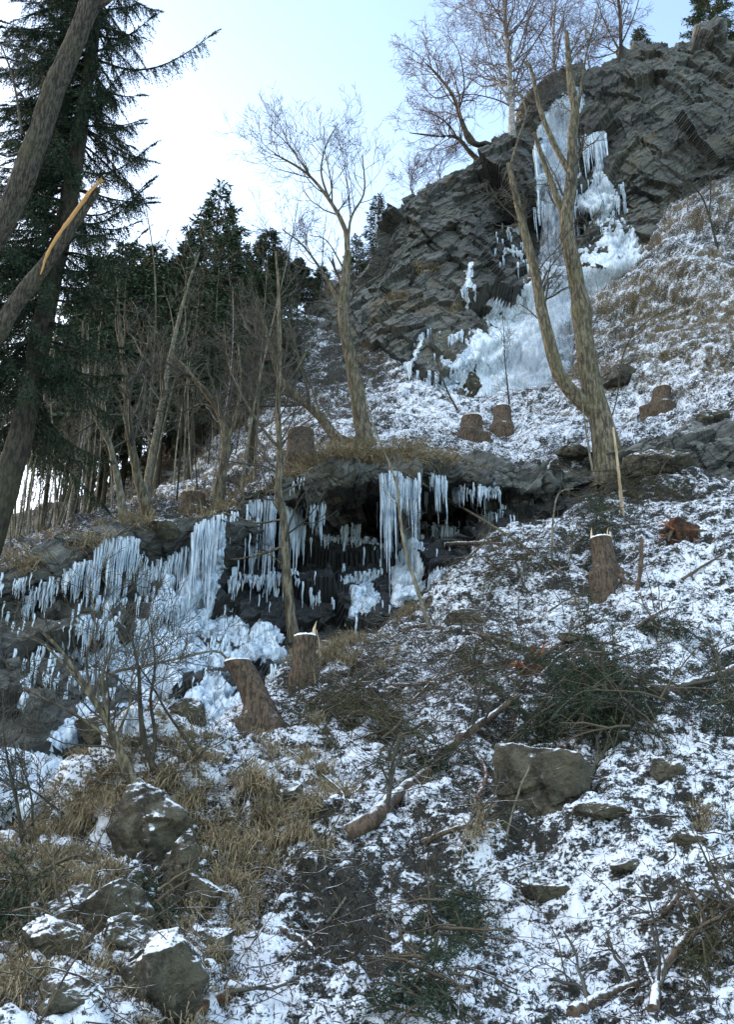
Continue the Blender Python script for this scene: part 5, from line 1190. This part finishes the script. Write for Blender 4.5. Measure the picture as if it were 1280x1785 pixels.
# ---------------------------------------------------------------- ground cover
def scatter_verts(S, n, wfn, rg, ylim=(0, 1785)):
    px, py = S['px'], S['py']; w = wfn(S)*((px > -30) & (px < 1310) & (py > ylim[0]) & (py < ylim[1]+20)); w = np.clip(w, 0, None).ravel(); w = w/w.sum()
    i = rg.choice(len(w), n, p=w); return S['D'].reshape(-1, 3)[i]+rg.normal(size=(n, 3))*.02, S['N'].reshape(-1, 3)[i]
def blades(P, Nn, L, w, rg, lean=(0, -.35, -.1), spread=.5, arch=.6, val=None):
    n = len(P); d = Nn*.5+np.array([0, 0, .6])+np.array(lean)+rg.normal(size=(n, 3))*spread; d /= np.linalg.norm(d, axis=1, keepdims=True)
    s = np.cross(d, rg.normal(size=(n, 3))); s /= np.linalg.norm(s, axis=1, keepdims=True)+1e-9; L = L[:, None]; ar = arch*rg.uniform(.4, 1.4, n)[:, None]
    dn = np.array([0, -.35, -1.0]); a = P-Nn*.01; b = P+d*L*.45+dn*L*.12*ar; c = P+d*L*.8+dn*L*.5*ar
    V = np.stack([a-s*w, a+s*w, b+s*w*.8, b-s*w*.8, c], 1); v = rg.uniform(0, 1, n) if val is None else val
    return V, np.repeat(v, 5)
def blade_obj(name, V, v, mat, label, cat):
    n = len(V); i = np.arange(n)[:, None]*5; mb = MB(); mb.add(V.reshape(-1, 3), i+np.array([[0, 1, 2, 3]]), v); mb.l.append((i+np.array([[3, 2, 4]])).ravel()); mb.t.append(np.full(n, 3))
    o = mb.build(name, M[mat], None, False); return tag(o, label, cat, None, 'stuff')
def tufts(S, n, per, wfn, seed, L=(.18, .4), w=.004, mat='grass', name='dry_grass', label='', rad=.07):
    rg = np.random.default_rng(seed); P, Nn = scatter_verts(S, n, wfn, rg); P = np.repeat(P, per, 0)+rg.normal(size=(n*per, 3))*rad*np.array([1, .6, .5]); Nn = np.repeat(Nn, per, 0)
    tv = np.repeat(rg.uniform(-.25, .35, n), per); LL = rg.uniform(*L, n*per)*np.repeat(rg.uniform(.6, 1.2, n), per)
    V, v = blades(P, Nn, LL, w, rg, spread=.45, arch=1.1, val=np.clip(rg.uniform(0, 1, n*per)*.7+tv, 0, 1)); blade_obj(name, V, v, mat, label, 'dry grass')
def wg(S): return (S['gx'] > .45)*np.clip(S['gx']-.35, 0, 1)*(S['rk'] < .5)*(S['sn'] < .75)/(.2+0*S['px'])
def lower(lo, hi): return lambda S: wg(S)*((S['py'] > lo) & (S['py'] < hi))
tufts(SF, 420, 46, lambda S: wg(S), 1, (.14, .36), .0035, 'grass', 'dry_grass', 'straw coloured grass tufts drooping over the snow on the near slope', .045)
tufts(SF, 190, 70, lambda S: (S['rk'] < .5)*blobs(S['px'], S['py'], [(480, 1400, 90, 60, 1), (400, 1500, 60, 50, 1), (200, 1390, 90, 40, 1.2), (230, 1700, 10, 10, 1), (740, 1400, 30, 20, .5), (820, 1430, 30, 20, .5), (1250, 1430, 50, 20, .5), (590, 1140, 70, 20, 1), (700, 1070, 30, 14, 1), (110, 1420, 60, 40, 1)]), 2, (.25, .5), .004, 'grass', 'dry_grass', 'long hanging dry grass clumps on the left part of the near slope', .055)
SGw = lambda S: wg(S)*(S['py'] < 1000)
tufts(SG, 1500, 26, SGw, 3, (.14, .34), .006, 'grass', 'dry_grass', 'dry grass tufts on the terrace and the upper right slope', .1)
tufts(SG, 120, 60, lambda S: (np.abs(S['py']-np.interp(S['px'], cP, [a for a in G_[6][0]])) < 12)*blobs(S['px'], S['py'], [(600, 800, 110, 40, 1.0), (430, 870, 60, 30, .8), (210, 930, 60, 30, .4), (720, 805, 60, 20, .8), (90, 980, 80, 40, .3)]), 4, (.25, .5), .006, 'grass', 'dry_grass', 'thick fringe of dry grass hanging over the lip of the lower cliff', .12)
tufts(SCf, 500, 26, lambda S: (S['rk'] < .6)*(S['py'] > 100)*1.0, 5, (.2, .5), .009, 'grass', 'dry_grass', 'brown grass tufts on the ledges of the high cliff', .14)
rg = np.random.default_rng(9)
def heath(S, n, seed, L, w, label, wf=None, mat='heath'):
    rg = np.random.default_rng(seed); P, Nn = scatter_verts(S, n, wf or (lambda S: (S['rk'] < .5)*np.clip(1.1-S['sn'], .12, 1)), rg); LL = rg.uniform(*L, n)
    V, v = blades(P, Nn, LL, w, rg, spread=.7, arch=.3); blade_obj('ground_cover', V, v, mat, label, 'ground cover')
M['heath'] = make_flat('dark_heath', (.012, .013, .009), (.075, .058, .035))
heath(SF, 70000, 21, (.025, .10), .004, 'dark low plants and litter showing through the thin snow of the near slope')
heath(SG, 40000, 22, (.04, .16), .007, 'dark low plants and litter showing through the snow of the terrace and right slope', lambda S: (S['rk'] < .5)*np.clip(1.1-S['sn'], .1, 1)*(S['px'] > -20))
# loose twigs
def litter(S, n, seed, label, wf, L=(.15, 1.0), r=(.0025, .008)):
    rg = np.random.default_rng(seed); P, Nn = scatter_verts(S, n, wf, rg); st = []
    for p, nn in zip(P, Nn):
        d = rg.normal(size=3); d -= nn*(d@nn)*.85; d[2] -= .2; grow(st, p+nn*.03, d, rg.uniform(*L), rg.uniform(*r), 0, 1, rg, .2, 0, (2,))
    o = store_mesh(st, lambda l: 4 if l == 0 else 3, .0022, seed).build('twig_litter', M['twig_litter'], None, True); tag(o, label, 'twigs', None, 'stuff')
M['twig_litter'] = make_snowtop('litter_twigs', (.03, .022, .015), (.13, .10, .065), .75, 1.0, 20)
litter(SF, 2500, 31, 'loose dark twigs scattered over the near slope', lambda S: .25+blobs(S['px'], S['py'], [(800, 1150, 180, 90, 2.2), (960, 1220, 120, 80, 1.5), (650, 1200, 90, 60, 1.2), (900, 980, 100, 60, 1.2), (1150, 950, 120, 60, .8), (720, 1320, 120, 90, .8), (1150, 1700, 120, 80, .6), (760, 1560, 60, 100, .8)]))
litter(SG, 500, 32, 'loose twigs scattered over the terrace', lambda S: (S['rk'] < .5)*(S['px'] > 150)*1.0, (.2, 1.0), (.004, .012))
